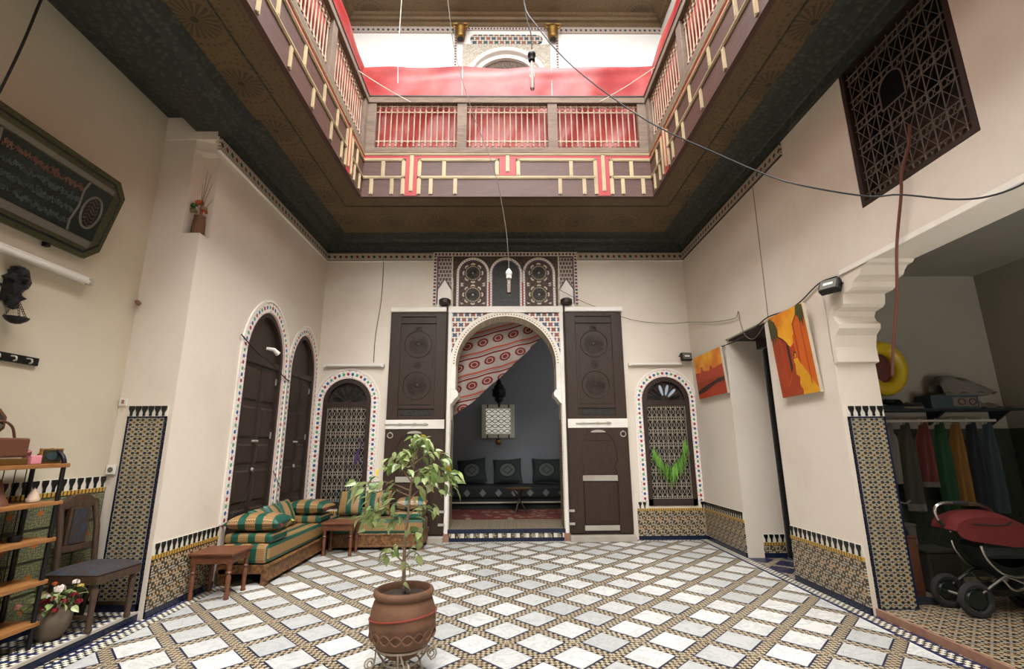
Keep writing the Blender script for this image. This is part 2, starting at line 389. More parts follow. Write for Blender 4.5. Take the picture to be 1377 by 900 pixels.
def f_blocks(light):
    def f(g):
        u, v, _ = g.xyz('UV'); k = g.fl(u / 0.052); fu = abs(g.fr(u / 0.052) - 0.5); w = abs(v - 0.5)
        c = g.mix(g.mod(k, 2.0), rgb(44, 52, 78), rgb(104, 50, 48)) if not light else rgb(84, 48, 50)
        return g.mix(g.mx((fu > 0.3) * 1.0, w > 0.32), c, rgb(206, 192, 170) if not light else rgb(176, 170, 162))
    return f
mat('blocks', f_blocks(0), 0.55); mat('blocks_light', f_blocks(1), 0.55)
def f_lobes(px, pz, ca, cb, line):
    def f(g):
        x, y, z = g.xyz(); row = g.fl(z / pz); u = g.fr(x / px + g.mod(row, 2.0) * 0.5) - 0.5; v = g.fr(z / pz) - 0.5
        th = g.m('ARCTAN2', v, u); d = g.hyp(u, v) * (1.0 + 0.22 * g.m('COSINE', th * 4.0)); k = g.mod(g.fl(x / px + row * 0.5), 2.0)
        return g.mix(d < 0.40, line, g.mix(k, ca, cb))
    return f
mat('spandrel', f_lobes(0.085, 0.075, rgb(122, 52, 48), rgb(46, 58, 92), rgb(214, 204, 184)), 0.4)
mat('honeycomb', f_lobes(0.045, 0.06, rgb(84, 56, 52), rgb(62, 60, 72), rgb(186, 170, 148)), 0.5)
mat('ornament_ground', lambda g: (g.mix(g.sm(g.vor(48), 0.25, 0.5), rgb(104, 84, 66), rgb(62, 50, 42)), g.vor(48)), 0.6, bump=0.4)
mat('ornament_dark', lambda g: (g.mix(g.sm(g.vor(30), 0.3, 0.55), rgb(44, 42, 34), rgb(30, 30, 26)), g.vor(30)), 0.5, bump=0.4)
mat('ornament_cream', plaster(rgb(208, 192, 168), rgb(170, 150, 126)), 0.6, bump=0.2)
mat('ornament_mauve', rgb(94, 72, 92), 0.6)
def f_lace(g):
    u, v, _ = g.xyz('UV'); fu = g.fr(u / 0.04) - 0.5; d = g.hyp(fu, (v - 0.5) * 1.6)
    return g.mix(d < 0.26, rgb(226, 216, 198), rgb(96, 76, 66))
mat('lace', f_lace, 0.5)
def f_intrados(g):
    x, y, z = g.xyz(); k = g.m('SINE', y * 120.0) * g.m('SINE', (z + abs(x)) * 60.0)
    return g.mix(k > 0.25, rgb(206, 196, 172), rgb(150, 138, 112))
mat('intrados', f_intrados, 0.6)
mat('relief_white', lambda g: (g.mix(g.sm(g.vor(60), 0.2, 0.5), rgb(186, 180, 168), rgb(140, 132, 118)), g.vor(60)), 0.7, bump=0.5)
mat('iron', rgb(168, 156, 140), 0.5, 0.1); mat('iron_dark', rgb(92, 80, 70), 0.55, 0.1); mat('black_metal', rgb(20, 20, 20), 0.45, 0.3)
mat('chrome', rgb(205, 205, 205), 0.2, 1.0); mat('brass', rgb(128, 98, 50), 0.45, 0.8); mat('dull_metal', rgb(176, 170, 158), 0.5, 0.4)
mat('glass_dark', rgb(26, 30, 30), 0.25, spec=0.4); mat('glass_sky_reflection', rgb(176, 192, 206), 0.12)  # pale blue paints the reflected sky into the right fanlight panes
def _gl(g): return rgb(250, 244, 240)
mat('bulb_glass', rgb(225, 200, 195), 0.03, trans=1.0); mat('bulb_white', rgb(232, 228, 220), 0.3)
mat('cable_black', rgb(24, 24, 24), 0.6); mat('cable_grey', rgb(100, 96, 88), 0.6); mat('cable_brown', rgb(92, 50, 36), 0.6); mat('cable_white', rgb(196, 188, 174), 0.6)
mat('terracotta', lambda g: (g.mix(g.sm(g.noise(9, 4), 0.35, 0.75), rgb(112, 79, 57), rgb(90, 62, 44)), g.noise(40, 3)), 0.75, bump=0.2)
mat('soil', lambda g: (g.mix(g.noise(30, 4), rgb(40, 32, 26), rgb(74, 60, 48)), g.noise(50, 4)), 0.95, bump=1.0)
mat('bark', lambda g: (g.mix(g.noise(60, 3), rgb(92, 74, 54), rgb(128, 108, 84)), g.noise(80, 3)), 0.85, bump=0.4)
mat('leaf', lambda g: g.mix(g.rand(), rgb(96, 122, 60), rgb(176, 186, 128)), 0.32, two=0.25, spec=0.5)
mat('leaf_yellow', rgb(206, 182, 60), 0.5, two=0.2); mat('rope_red', rgb(140, 56, 44), 0.8); mat('string_blue', rgb(56, 70, 100), 0.8)
def f_stripe(g):
    u, v, _ = g.xyz('UV'); w = g.fr(u / 0.155); s = 0.0185
    row = g.fl(v / s); a = g.fr(u / (s * 1.15) + g.mod(row, 2.0) * 0.5) - 0.5; b = g.fr(v / s); d = g.hyp(a, b - 0.15)
    gold = g.mix((d > 0.42) * (d < 0.62), rgb(172, 136, 86), rgb(58, 42, 28)); gold = g.mix(d < 0.18, gold, rgb(120, 70, 40))
    gr = g.mix(g.noise(8, 2), rgb(8, 64, 51), rgb(14, 82, 65))
    return g.mix(w < 0.42, gold, gr)
mat('sofa_fabric', f_stripe, 0.42, spec=0.5)
mat('fabric_dark', lambda g: g.mix(g.noise(10, 3), rgb(16, 22, 20), rgb(30, 38, 34)), 0.8)
def f_medal(g):
    u, v, _ = g.xyz('UV'); a, b = u - 0.5, v - 0.5; r = g.hyp(a, b); q = abs(a) + abs(b); n = g.noise(9, 3)
    c = g.mix(n, rgb(24, 34, 32), rgb(36, 46, 42)); c = g.mix((r > 0.26) * (r < 0.31), c, rgb(16, 18, 18)); c = g.mix(r < 0.26, c, rgb(74, 80, 74)); c = g.mix((q > 0.14) * (q < 0.18), c, rgb(30, 34, 32)); return c
mat('medallion', f_medal, 0.8)
def f_diam(g):
    x, y, z = g.xyz(); a = abs(g.fr(x / 0.27) - 0.5) * 0.27; b = abs(z - 0.42); return g.mix(a * 1.1 + b < 0.065, rgb(20, 24, 24), rgb(98, 100, 94))
mat('diamond_fabric', f_diam, 0.8)
mat('carpet', lambda g: g.mix((g.vor(7) < 0.33), rgb(92, 34, 28), rgb(132, 112, 92)), 0.95)
def f_curtain(g):
    u, v, _ = g.xyz('UV'); row = g.fl(v / 0.30); fv = g.fr(v / 0.30); a = (g.fr(u / 0.235 + g.mod(row, 2.0) * 0.3) - 0.5) * 0.235; b = (fv - 0.36) * 0.30
    d = g.hyp(a / 0.085, b / 0.062); rr = rgb(122, 42, 36); cr = rgb(168, 156, 148)
    c = g.mix((d < 1.0), cr, rr); c = g.mix((d < 0.62) * (d > 0.45), c, cr); c = g.mix((fv > 0.66) * (fv < 0.74), c, rr); c = g.mix((fv > 0.8) * (fv < 0.84), c, rgb(120, 112, 108)); return g.mix((fv > 0.87) * (fv < 0.97), c, rgb(170, 84, 66))
mat('curtain', f_curtain, 0.85, two=0.25)
mat('pane_glow', rgb(225, 222, 206), 0.4, emit=0.3)  # pane given its own glow by emission, solid wall behind it
mat('frame_grey', plaster(rgb(190, 188, 172), rgb(150, 150, 136)), 0.6, bump=0.2)
mat('chair_wood', wood(rgb(54, 40, 30), rgb(80, 60, 44), 8), 0.5, bump=0.15)
mat('chair_fabric', lambda g: g.mix((g.vor(26) < 0.32), g.mix(g.noise(18, 3), rgb(32, 34, 40), rgb(64, 50, 44)), rgb(38, 52, 66)), 0.85)
mat('vase_clay', plaster(rgb(98, 86, 72), rgb(78, 68, 58)), 0.7, bump=0.2)
for _n, _c in (('petal_white', (226, 214, 206)), ('petal_pink', (206, 150, 138)), ('petal_red', (128, 24, 34)), ('petal_orange', (176, 84, 40)), ('petal_yellow', (200, 180, 90)), ('petal_dry', (150, 130, 96)), ('petal_green', (70, 104, 46))):
    mat(_n, rgb(*_c), 0.7, two=0.15)
mat('leaf_dark', rgb(52, 78, 40), 0.55); mat('frond', lambda g: g.mix(g.rand(), rgb(92, 150, 50), rgb(140, 190, 86)), 0.5, two=0.3); mat('scarf', rgb(70, 48, 86), 0.7)
mat('cardboard', rgb(150, 128, 92), 0.8); mat('shell', rgb(198, 176, 156), 0.5); mat('pink_box', rgb(206, 130, 140), 0.5); mat('brown_box', rgb(92, 54, 36), 0.6); mat('mirror_glass', rgb(120, 120, 110), 0.1, 0.9)
mat('sign_black', rgb(20, 28, 24), 0.25); mat('sign_gold', lambda g: g.mix(g.vor(60) < 0.3, rgb(70, 68, 44), rgb(44, 46, 32)), 0.4, 0.4); mat('sign_grey', rgb(96, 92, 80), 0.5); mat('sign_script', lambda g: g.mix(g.noise(60, 2), rgb(70, 80, 74), rgb(36, 46, 42)), 0.5); mat('sign_orange', lambda g: g.mix(g.noise(60, 2), rgb(116, 70, 50), rgb(50, 42, 34)), 0.5)
mat('paint_sky', lambda g: g.mix(g.sm(g.noise(3.2, 3), 0.3, 0.7), rgb(232, 168, 40), rgb(206, 112, 24)), 0.55); mat('paint_brick', lambda g: g.mix(g.noise(8, 4), rgb(136, 44, 22), rgb(168, 72, 32)), 0.55)
mat('paint_orange', lambda g: g.mix(g.noise(7, 4), rgb(206, 104, 30), rgb(186, 84, 26)), 0.55); mat('paint_yellow', lambda g: g.mix(g.noise(14, 4), rgb(226, 168, 34), rgb(190, 124, 28)), 0.55)
mat('paint_dark', rgb(52, 34, 26), 0.6); mat('paint_olive', lambda g: g.mix(g.noise(20, 3), rgb(50, 50, 26), rgb(84, 80, 40)), 0.6); mat('canvas_edge', rgb(190, 180, 158), 0.8); mat('paint_red', lambda g: g.mix(g.noise(9, 4), rgb(150, 48, 24), rgb(186, 74, 36)), 0.55)
mat('fabric_red', lambda g: (g.mix(g.noise(6, 3), rgb(84, 22, 22), rgb(104, 32, 30)), g.noise(9, 3)), 0.75, bump=0.3); mat('rubber', rgb(34, 34, 34), 0.8); mat('yellow_plastic', rgb(168, 142, 24), 0.35)
for _n, _c in (('cloth_green', (20, 56, 32)), ('cloth_red', (82, 38, 32)), ('cloth_ochre', (110, 78, 32)), ('cloth_navy', (22, 30, 34)), ('cloth_olive', (50, 48, 38)), ('cloth_grey', (92, 87, 80)), ('cloth_blue', (44, 58, 62))):
    mat(_n, lambda g, c=_c: (rgb(*c), g.noise(8, 3)), 0.85, bump=0.4)
mat('dado_dark', lambda g: g.mix(g.vor(18) < 0.35, g.mix(g.noise(20, 3), rgb(34, 40, 30), rgb(46, 50, 36)), rgb(28, 38, 42)), 0.35)
mat('stone', plaster(rgb(168, 160, 148), rgb(132, 120, 106), 0.6), 0.8, bump=0.4); mat('rust', lambda g: g.mix(g.noise(14, 4), rgb(120, 70, 50), rgb(160, 130, 110)), 0.85)
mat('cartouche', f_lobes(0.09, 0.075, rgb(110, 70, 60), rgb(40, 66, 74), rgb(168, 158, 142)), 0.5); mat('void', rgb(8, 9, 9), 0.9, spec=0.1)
# ------------------------------------------------------------------ the setting
XL, XR, YB = -2.62, 2.62, 6.70
OX0, OX1, OY0, OY1 = -1.73, 1.79, -2.70, 5.30       # the gallery opening
ZS, ZF, ZR = 4.15, 4.71, 5.50                       # soffit, fascia top, rail top
def wall_col(mb, ax, d0, d1, u0, u1, z0, z1, c, hw, sill, spring, h, p=2.0, n=24):
    A = arch(c, hw, spring, h, n, p); k = n // 2; zb = max(sill, z0)
    mb.prism([(u0, zb), (c - hw, zb)] + A[:k + 1] + [(c, z1), (u0, z1)], ax, d0, d1)
    mb.prism([(c, z1)] + A[k:] + [(c + hw, zb), (u1, zb), (u1, z1)], ax, d0, d1)
    if zb > z0: mb.prism([(u0, z0), (u1, z0), (u1, zb), (u0, zb)], ax, d0, d1)
# floor with its marble squares
floor = st(MB().box(-2.75, -4.1, -0.12, 3.12, 6.78, 0.0).build('floor', 'floor_mosaic'))
def clip(poly, x0, x1, y0, y1):
    for ax, lim, sgn in ((0, x0, 1), (0, x1, -1), (1, y0, 1), (1, y1, -1)):
        out = []
        for i in range(len(poly)):
            a, b = poly[i], poly[(i + 1) % len(poly)]; da, db = sgn * (a[ax] - lim), sgn * (b[ax] - lim)
            if da >= 0: out.append(a)
            if da * db < 0: t = da / (da - db); out.append((a[0] + (b[0] - a[0]) * t, a[1] + (b[1] - a[1]) * t))
        poly = out
        if len(poly) < 3: return []
    return poly
def parea(p): return abs(sum(p[i][0] * p[(i + 1) % len(p)][1] - p[(i + 1) % len(p)][0] * p[i][1] for i in range(len(p)))) / 2
fr_ = 1 - 2 * BANDW
tile_mesh = MB().prism([(UX * fr_, 0), (0, UY * fr_), (-UX * fr_, 0), (0, -UY * fr_)], 'z', -0.004, 0.003).mesh('tile', 'marble')
far = MB()
for i in range(-16, 17):
    for j in range(-36, 17):
        if (i + j) % 2: continue
        cx, cy = LX + i * UX, LY + j * UY
        full = [(cx + UX * fr_, cy), (cx, cy + UY * fr_), (cx - UX * fr_, cy), (cx, cy - UY * fr_)]
        pol = clip(full, -2.49, 2.49, -4.0, 6.60)
        if len(pol) < 3 or parea(pol) < 0.003: continue
        if cy < 2.35: far.prism(pol, 'z', -0.004, 0.003); continue
        if abs(parea(pol) - parea(full)) < 1e-5: o = link('tile', tile_mesh, floor, local=True); o.location = (cx, cy, 0)
        else: MB().prism(pol, 'z', -0.004, 0.003).build('tile', 'marble', floor)
_o = far.build('floor_tiles', 'marble', floor); _o['kind'] = 'stuff'
MB().box(-2.62, 2.0, -0.004, -2.50, 6.70, 0.0025).build('border', 'border_y', floor)
MB().box(2.50, 2.0, -0.004, 2.62, 6.70, 0.0025).build('border', 'border_y', floor)
MB().box(-2.50, 6.61, -0.004, 2.50, 6.70, 0.0025).build('border', 'border_x', floor)
fl = st(MB().box(-3.4, -4.1, -0.12, -2.67, 3.87, 0.06).build('floor_left', 'border_x'))
MB().box(-2.67, -4.1, 0.0, -2.655, 3.87, 0.045).build('riser', 'glaze_blue', fl); MB().box(-2.675, -4.1, 0.045, -2.652, 3.87, 0.062).build('nosing', 'stone', fl)
fr = st(MB().box(2.66, -0.2, -0.12, 4.85, 4.6, 0.045).build('floor_right', 'zellige_small_z'))
MB().box(2.635, -0.2, 0.0, 2.66, 3.78, 0.05).build('riser', 'rust', fr)
# left wall with its two arched doorways, the corner pier and its notch
DOORS = ((5.245, 0.415, 2.12, 0.54), (6.245, 0.375, 2.12, 0.51))
m = MB()
m.box(-3.3, 3.87, -0.1, XL, 4.65, 3.0)
for (c, hw, zs, h), (u0, u1) in zip(DOORS, ((4.65, 5.77), (5.77, 6.78))): wall_col(m, 'x', -3.3, XL, u0, u1, -0.1, 3.0, c, hw, -0.1, zs, h, 1.8)
notch = [(XL, 4.00), (-2.76, 4.00), (-2.77, 3.87), (-3.3, 3.87), (-3.3, 6.78), (XL, 6.78)]
m.prism(notch, 'z', 3.0, 3.80)
m.prism([(XL, 3.93), (-2.70, 3.90), (-2.77, 3.87), (-3.3, 3.87), (-3.3, 6.78), (XL, 6.78)], 'z', 3.80, 3.90)
m.prism([(XL + 0.04, 3.86), (-3.3, 3.86), (-3.3, 6.78), (XL, 6.78), (XL, 3.9)], 'z', 3.90, ZS)
wall_left = st(m.build('wall_left', 'plaster'))
wall_la = st(MB().box(-3.35, -4.1, -0.1, -3.05, 3.95, 4.4).build('wall_left_alcove', 'plaster_alcove_shade'))
# back wall: window, door arch, window
m = MB()
WIN = ((-2.18, 0.325), (2.205, 0.325))
wall_col(m, 'y', YB, YB + 0.3, -3.3, -1.72, -0.1, ZS, WIN[0][0], 0.325, 0.42, 1.80, 0.325)
m.box(-1.72, YB, -0.1, -0.9, YB + 0.3, ZS)
_A = arch(0, 0.70, 2.31, 0.70, 40)
m.prism([(-0.9, -0.1), (-0.757, -0.1), (-0.757, 1.82), (-0.70, 1.88)] + _A[:21] + [(0, ZS), (-0.9, ZS)], 'y', YB, YB + 0.3); m.prism([(0, ZS)] + _A[20:] + [(0.70, 1.88), (0.757, 1.82), (0.757, -0.1), (0.9, -0.1), (0.9, ZS)], 'y', YB, YB + 0.3)
m.box(0.9, YB, -0.1, 1.72, YB + 0.3, ZS)
wall_col(m, 'y', YB, YB + 0.3, 1.72, 3.3, -0.1, ZS, WIN[1][0], 0.325, 0.42, 1.80, 0.325)
wall_back = st(m.build('wall_back', 'plaster'))
# right wall: doorway, pier, corbelled bracket, long lintel with the high window over it
m = MB()
m.box(XR, 5.62, -0.1, 3.05, 6.78, ZS); m.box(XR, 4.72, 2.42, 3.05, 5.62, ZS); m.box(XR, 3.78, -0.1, 2.95, 4.72, 2.5)
m.box(XR, 3.22, 2.5, 2.95, 4.72, ZS); m.box(XR, 2.31, 2.5, 2.95, 3.22, 2.88); m.box(XR, 2.31, 4.05, 2.95, 3.22, ZS); m.box(XR, -4.1, 2.5, 2.95, 2.31, ZS)
m.box(XR, -4.1, -0.1, 2.95, 0.2, 2.5)
prof = [(3.785, 1.82), (3.735, 1.83), (3.74, 1.95), (3.715, 2.04), (3.66, 2.085), (3.655, 2.12), (3.69, 2.15), (3.705, 2.19), (3.68, 2.225), (3.60, 2.24), (3.575, 2.26), (3.565, 2.30), (3.56, 2.335), (3.48, 2.34), (3.45, 2.355),
        (3.435, 2.39), (3.40, 2.41), (3.36, 2.42), (3.34, 2.45), (3.31, 2.475), (3.26, 2.48), (3.24, 2.5), (3.785, 2.5)]
m.prism(prof, 'x', XR, 2.95)
wall_right = st(m.build('wall_right', 'plaster'))
MB().box(XR - 0.012, -4.1, 2.485, XR, 3.55, 2.52).build('ledge', 'white_paint', wall_right)
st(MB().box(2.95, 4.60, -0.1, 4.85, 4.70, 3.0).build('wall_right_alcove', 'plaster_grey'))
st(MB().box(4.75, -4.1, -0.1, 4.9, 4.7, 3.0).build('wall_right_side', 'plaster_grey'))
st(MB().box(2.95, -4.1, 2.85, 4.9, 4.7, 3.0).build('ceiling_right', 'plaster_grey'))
# front wall behind the camera, upper storey and roof rim
st(MB().box(-3.4, -4.35, -0.12, 4.9, -4.1, 5.6).build('wall_front', 'plaster'))
m = MB(); m.box(-3.0, -4.1, ZS, XL, 7.0, 8.6); wall_ul = st(m.build('wall_upper_left', 'plaster_upper'))
m = MB(); m.box(XR, -4.1, ZS, 3.05, 7.0, 8.6); wall_ur = st(m.build('wall_upper_right', 'plaster_upper'))
m = MB(); m.box(-3.0, YB, ZS, -1.2, YB + 0.3, 8.6); m.box(1.26, YB, ZS, 3.05, YB + 0.3, 8.6)
wall_col(m, 'y', YB, YB + 0.3, -1.2, 1.26, ZS, 8.6, 0.03, 0.60, 4.4, 6.95, 0.58)
wall_ub = st(m.build('wall_upper_back', 'plaster_upper'))
def ring(mb, z0, z1):
    a, b, c, d = OX0 - 0.055, OX1 + 0.055, OY0 - 0.055, OY1 + 0.055
    mb.box(-3.0, d, z0, 3.05, 7.0, z1)
    if z0 > 5: c = -4.1
    else: mb.box(-3.0, -4.1, z0, 3.05, c, z1)
    mb.box(-3.0, c, z0, a, d, z1); mb.box(b, c, z0, 3.05, d, z1)
m = MB(); ring(m, ZS + 0.02, ZS + 0.2); m.box(-3.4, -4.1, ZS + 0.14, -2.9, 3.95, ZS + 0.26); ceiling = st(m.build('ceiling', 'plaster_grey'))
m = MB(); ring(m, 8.17, 8.6); ceiling_u = st(m.build('ceiling_upper', 'plaster_upper'))
def soffit(par, z, names=True):
    OX0, OX1, OY0, OY1 = -1.76, 1.82, -2.73, 5.33
    for nm, cx, cy, w, d, mt in (('panel', (OX0 - 2.62) / 2, 2.6, -2.62 - OX0, 8.4, 'soffit_y'), ('panel', (OX1 + 2.62) / 2, 2.6, 2.62 - OX1, 8.4, 'soffit_y'), ('panel', 0.03, (OY1 + 6.7) / 2, 3.58, 6.7 - OY1, 'soffit_x'), ('panel', 0.03, (OY0 - 4.1) / 2, 3.58, OY0 + 4.1, 'soffit_x')):
        w = abs(w)
        if z > 5 and cy < 0: continue
        if mt == 'soffit_y': o = MB().box(-w / 2, -10.8 / 2, 0, w / 2, 10.8 / 2, 0.025).build('soffit_panel', mt, par, local=True); o.location = (cx, 1.3, z)
        else: o = MB().box(-w / 2, -d / 2, 0, w / 2, d / 2, 0.025).build('soffit_panel', mt, par, local=True); o.location = (cx, cy, z)
    e = 0.24
    if z > 5: return
    MB().box(OX0 - e - 0.012, OY0, z - 0.006, OX0 - e, OY1 + e, z + 0.003).build('batten', 'frieze_dark', par); MB().box(OX1 + e, OY0, z - 0.006, OX1 + e + 0.012, OY1 + e, z + 0.003).build('batten', 'frieze_dark', par)
    MB().box(OX0 - e, OY1 + e, z - 0.006, OX1 + e, OY1 + e + 0.012, z + 0.003).build('batten', 'frieze_dark', par)
soffit(ceiling, ZS); soffit(ceiling_u, 8.15)
# dark carved frieze under the soffit (wood), then the painted strip
def frieze(par, z, k=1.0, mt='frieze_dark'):
    pr = [(0, z - 0.15), (0.045, z - 0.15), (0.06, z - 0.09), (0.075, z - 0.08), (0.18, z - 0.07), (0.21, z - 0.03), (0.30, z - 0.02), (0.36, z), (0, z)]; pr = [(d * k, q) for d, q in pr]
    MB().prism([(XL + d, q) for d, q in pr], 'y', 3.93 if z < 5 else -4.1, YB - 0.001).build('frieze_board', mt, par)
    MB().prism([(XR - d, q) for d, q in pr], 'y', -4.1, YB - 0.001).build('frieze_board', mt, par)
    MB().prism([(YB - d, q) for d, q in pr], 'x', XL, XR).build('frieze_board', mt, par)
t1 = stthing('trim_1'); frieze(t1, ZS); t2 = stthing('trim_2'); frieze(t2, 8.15, 0.45, 'soffit_x')
st(MB().prism([(-2.78, 3.98), (-2.50, 3.98), (-2.44, 4.05), (-2.36, 4.08), (-2.30, 4.15), (-2.78, 4.15)], 'y', -4.1, 3.93).build('trim_3', 'frieze_dark'))
st(MB().box(-3.06, -4.1, 4.12, -2.77, 3.87, 4.15).build('ceiling_left', 'frieze_dark'))
t4 = stthing('trim_4')
MB().box(XL, 3.95, 3.86, XL + 0.018, YB, 3.99).build('painted_strip', 'strip_x', t4); MB().box(XR - 0.018, 4.04, 3.86, XR, YB, 3.99).build('painted_strip', 'strip_x', t4)
MB().box(XL, YB - 0.018, 3.86, -1.06, YB, 3.99).build('painted_strip', 'strip_y', t4); MB().box(1.06, YB - 0.018, 3.86, XR, YB, 3.99).build('painted_strip', 'strip_y', t4)
MB().box(XL, 3.95, 3.845, XL + 0.024, YB, 3.86).build('bead', 'white_paint', t4); MB().box(XL, YB - 0.024, 3.845, -1.06, YB, 3.86).build('bead', 'white_paint', t4); MB().box(1.06, YB - 0.024, 3.845, XR, YB, 3.86).build('bead', 'white_paint', t4)
t5 = stthing('trim_5')
MB().box(-2.6, YB - 0.016, 7.875, -0.84, YB, 8.0).build('painted_strip', 'strip_light', t5); MB().box(0.92, YB - 0.016, 7.875, 2.6, YB, 8.0).build('painted_strip', 'strip_light', t5)
# back room
fb = st(MB().box(-2.7, YB + 0.29, -0.12, 2.7, 9.6, 0.15).box(-0.76, YB - 0.02, -0.12, 0.76, YB + 0.29, 0.15).build('floor_back', 'zellige_small_z'))
MB().box(-0.78, YB - 0.035, 0.0, 0.78, YB - 0.02, 0.045).build('riser', 'glaze_blue', fb); MB().box(-0.78, YB - 0.037, 0.105, 0.78, YB - 0.02, 0.152).build('riser', 'glaze_blue', fb)
for k in range(26):
    x = -0.75 + k * 0.06; MB().box(x - 0.021, YB - 0.038, 0.05, x + 0.021, YB - 0.02, 0.10).build('riser_tile', 'tile_white' if k % 2 else 'zellige_small_y', fb)
st(MB().box(-2.9, 9.3, -0.1, 2.9, 9.6, 3.9).build('wall_back_room', 'plaster_blue'))
st(MB().box(-2.95, 7.0, -0.1, -2.7, 9.4, 3.9).build('wall_back_room_left', 'plaster_blue')); 
m = MB(); m.box(2.7, 7.0, -0.1, 2.95, 7.6, 3.9); m.box(2.7, 8.6, -0.1, 2.95, 9.4, 3.9); m.box(2.7, 7.6, -0.1, 2.95, 8.6, 1.8); m.box(2.7, 7.6, 2.5, 2.95, 8.6, 3.9); st(m.build('wall_back_room_right', 'plaster_blue'))
w5 = stthing('fill_window', (2.8, 8.1, 1.8))  # unseen window added to let daylight fill the inner room
for a in ((2.78, 7.6, 1.8, 2.84, 7.66, 2.5), (2.78, 8.54, 1.8, 2.84, 8.6, 2.5), (2.78, 7.66, 1.8, 2.84, 8.54, 1.86), (2.78, 7.66, 2.44, 2.84, 8.54, 2.5), (2.79, 8.08, 1.86, 2.83, 8.12, 2.44)): MB().box(*a).build('frame', 'wood_dark', w5)
st(MB().box(-2.95, 7.0, 3.75, 2.95, 9.6, 4.0).build('ceiling_back_room', 'plaster_blue'))
# ------------------------------------------------------------------ tiled dados
mer_x = MB().prism([(-0.021, 0.078), (0.021, 0.078), (0.021, 0.055), (0.008, 0.026), (0.008, 0.0), (-0.008, 0.0), (-0.008, 0.026), (-0.021, 0.055)], 'x', -0.008, 0.008).mesh('merlon', 'glaze_black')
mer_y = MB().prism([(-0.021, 0.078), (0.021, 0.078), (0.021, 0.055), (0.008, 0.026), (0.008, 0.0), (-0.008, 0.0), (-0.008, 0.026), (-0.021, 0.055)], 'y', -0.008, 0.008).mesh('merlon', 'glaze_black')
TN = [6]
def dado(ax, plane, s, u0, u1, zt=0.40, z0=0.0, field='zellige_small_', step=0.062, top=True):
    """tiled skirting on a wall plane: base course, field, gold line, merlon row. s = which side the tiles stand proud to"""
    par = stthing('trim_%d' % TN[0]); TN[0] += 1
    def bx(name, mt, a, b, t):
        q = sorted((plane, plane + s * t))
        (MB().box(q[0], u0, a, q[1], u1, b) if ax == 'x' else MB().box(u0, q[0], a, u1, q[1], b)).build(name, mt, par)
    bx('base_course', 'glaze_blue', z0, z0 + 0.05, 0.018); bx('zellige_field', field + ax if field.endswith('_') else field, z0 + 0.05, zt, 0.012); bx('gold_course', 'gold_line_' + ax, zt, zt + 0.028, 0.016)
    if not top: return par
    bx('merlon_ground', 'tile_white', zt + 0.028, zt + 0.112, 0.008)
    n = max(1, int(abs(u1 - u0) / step)); w = (u1 - u0) / n
    for i in range(n):
        o = link('merlon', mer_x if ax == 'x' else mer_y, par, local=True); c = u0 + (i + 0.5) * w
        o.location = (plane + s * 0.009, c, zt + 0.031) if ax == 'x' else (c, plane + s * 0.009, zt + 0.031)
    return par
dado('x', XL, 1, 3.875, 4.70); dado('x', XR, -1, 5.625, 6.685, 0.36, step=0.055); dado('x', XR, -1, 3.785, 4.715, 0.36)
dado('y', YB, -1, 1.72, 2.605, 0.36, top=False)
for a, b in ((1.725, 1.86), (2.55, 2.605)): 
    par = stthing('trim_%d' % TN[0]); TN[0] += 1; MB().box(a, YB - 0.008, 0.388, b, YB, 0.472).build('merlon_ground', 'tile_white', par)
    for i in range(2 if b - a > 0.1 else 1): o = link('merlon', mer_y, par, local=True); o.location = (a + 0.035 + i * 0.06, YB - 0.009, 0.391)
dado('y', YB, -1, -2.6, -1.72, 0.36, top=False)
_j = dado('y', 5.62, -1, 2.80, 3.04, 0.13, step=0.05)
# green relief tiles of the left alcove
par = dado('x', -3.05, 1, 0.5, 3.865, 0.89, 0.06, 'dado_dark', step=0.066)
tm = MB().box(0, 0.003, 0.003, 0.016, 0.197, 0.189).mesh('tile', 'majolica')
for j in range(4):
    for i in range(10): o = link('tile', tm, par, local=True); o.location = (-3.05, 1.865 + i * 0.2, 0.115 + j * 0.194)
# star zellige panels on the two piers
def star_panel(name, x0, x1, y, z0, z1):
    par = stthing(name); MB().box(x0, y - 0.014, z0, x1, y, z1 - 0.09).build('zellige_field', 'zellige_star_y', par)
    MB().box(x0, y - 0.012, z1 - 0.09, x1, y, z1).build('merlon_ground', 'tile_white', par)
    for a in (x0, x1 - 0.012): MB().box(a, y - 0.018, z0, a + 0.012, y, z1 - 0.085).build('edge_course', 'glaze_blue', par)
    MB().box(x0, y - 0.018, z1 - 0.097, x1, y, z1 - 0.085).build('edge_course', 'glaze_blue', par); MB().box(x0, y - 0.018, z0, x1, y, z0 + 0.05).build('base_course', 'glaze_blue', par)
    n = int((x1 - x0) / 0.048)
    for i in range(n): o = link('merlon', mer_y, par, local=True); o.location = (x0 + (i + 0.5) * (x1 - x0) / n, y - 0.013, z1 - 0.082)
TN[0] = 30
star_panel('trim_30', -2.955, -2.655, 3.87, 0.06, 1.53); star_panel('trim_31', 2.655, 2.94, 3.78, 0.0, 1.49)
dd = stthing('trim_32'); MB().box(2.96, 4.585, 0.05, 4.75, 4.60, 1.33).build('zellige_field', 'dado_dark', dd); MB().box(4.735, -4.0, 0.05, 4.75, 4.58, 1.33).build('zellige_field', 'dado_dark', dd)
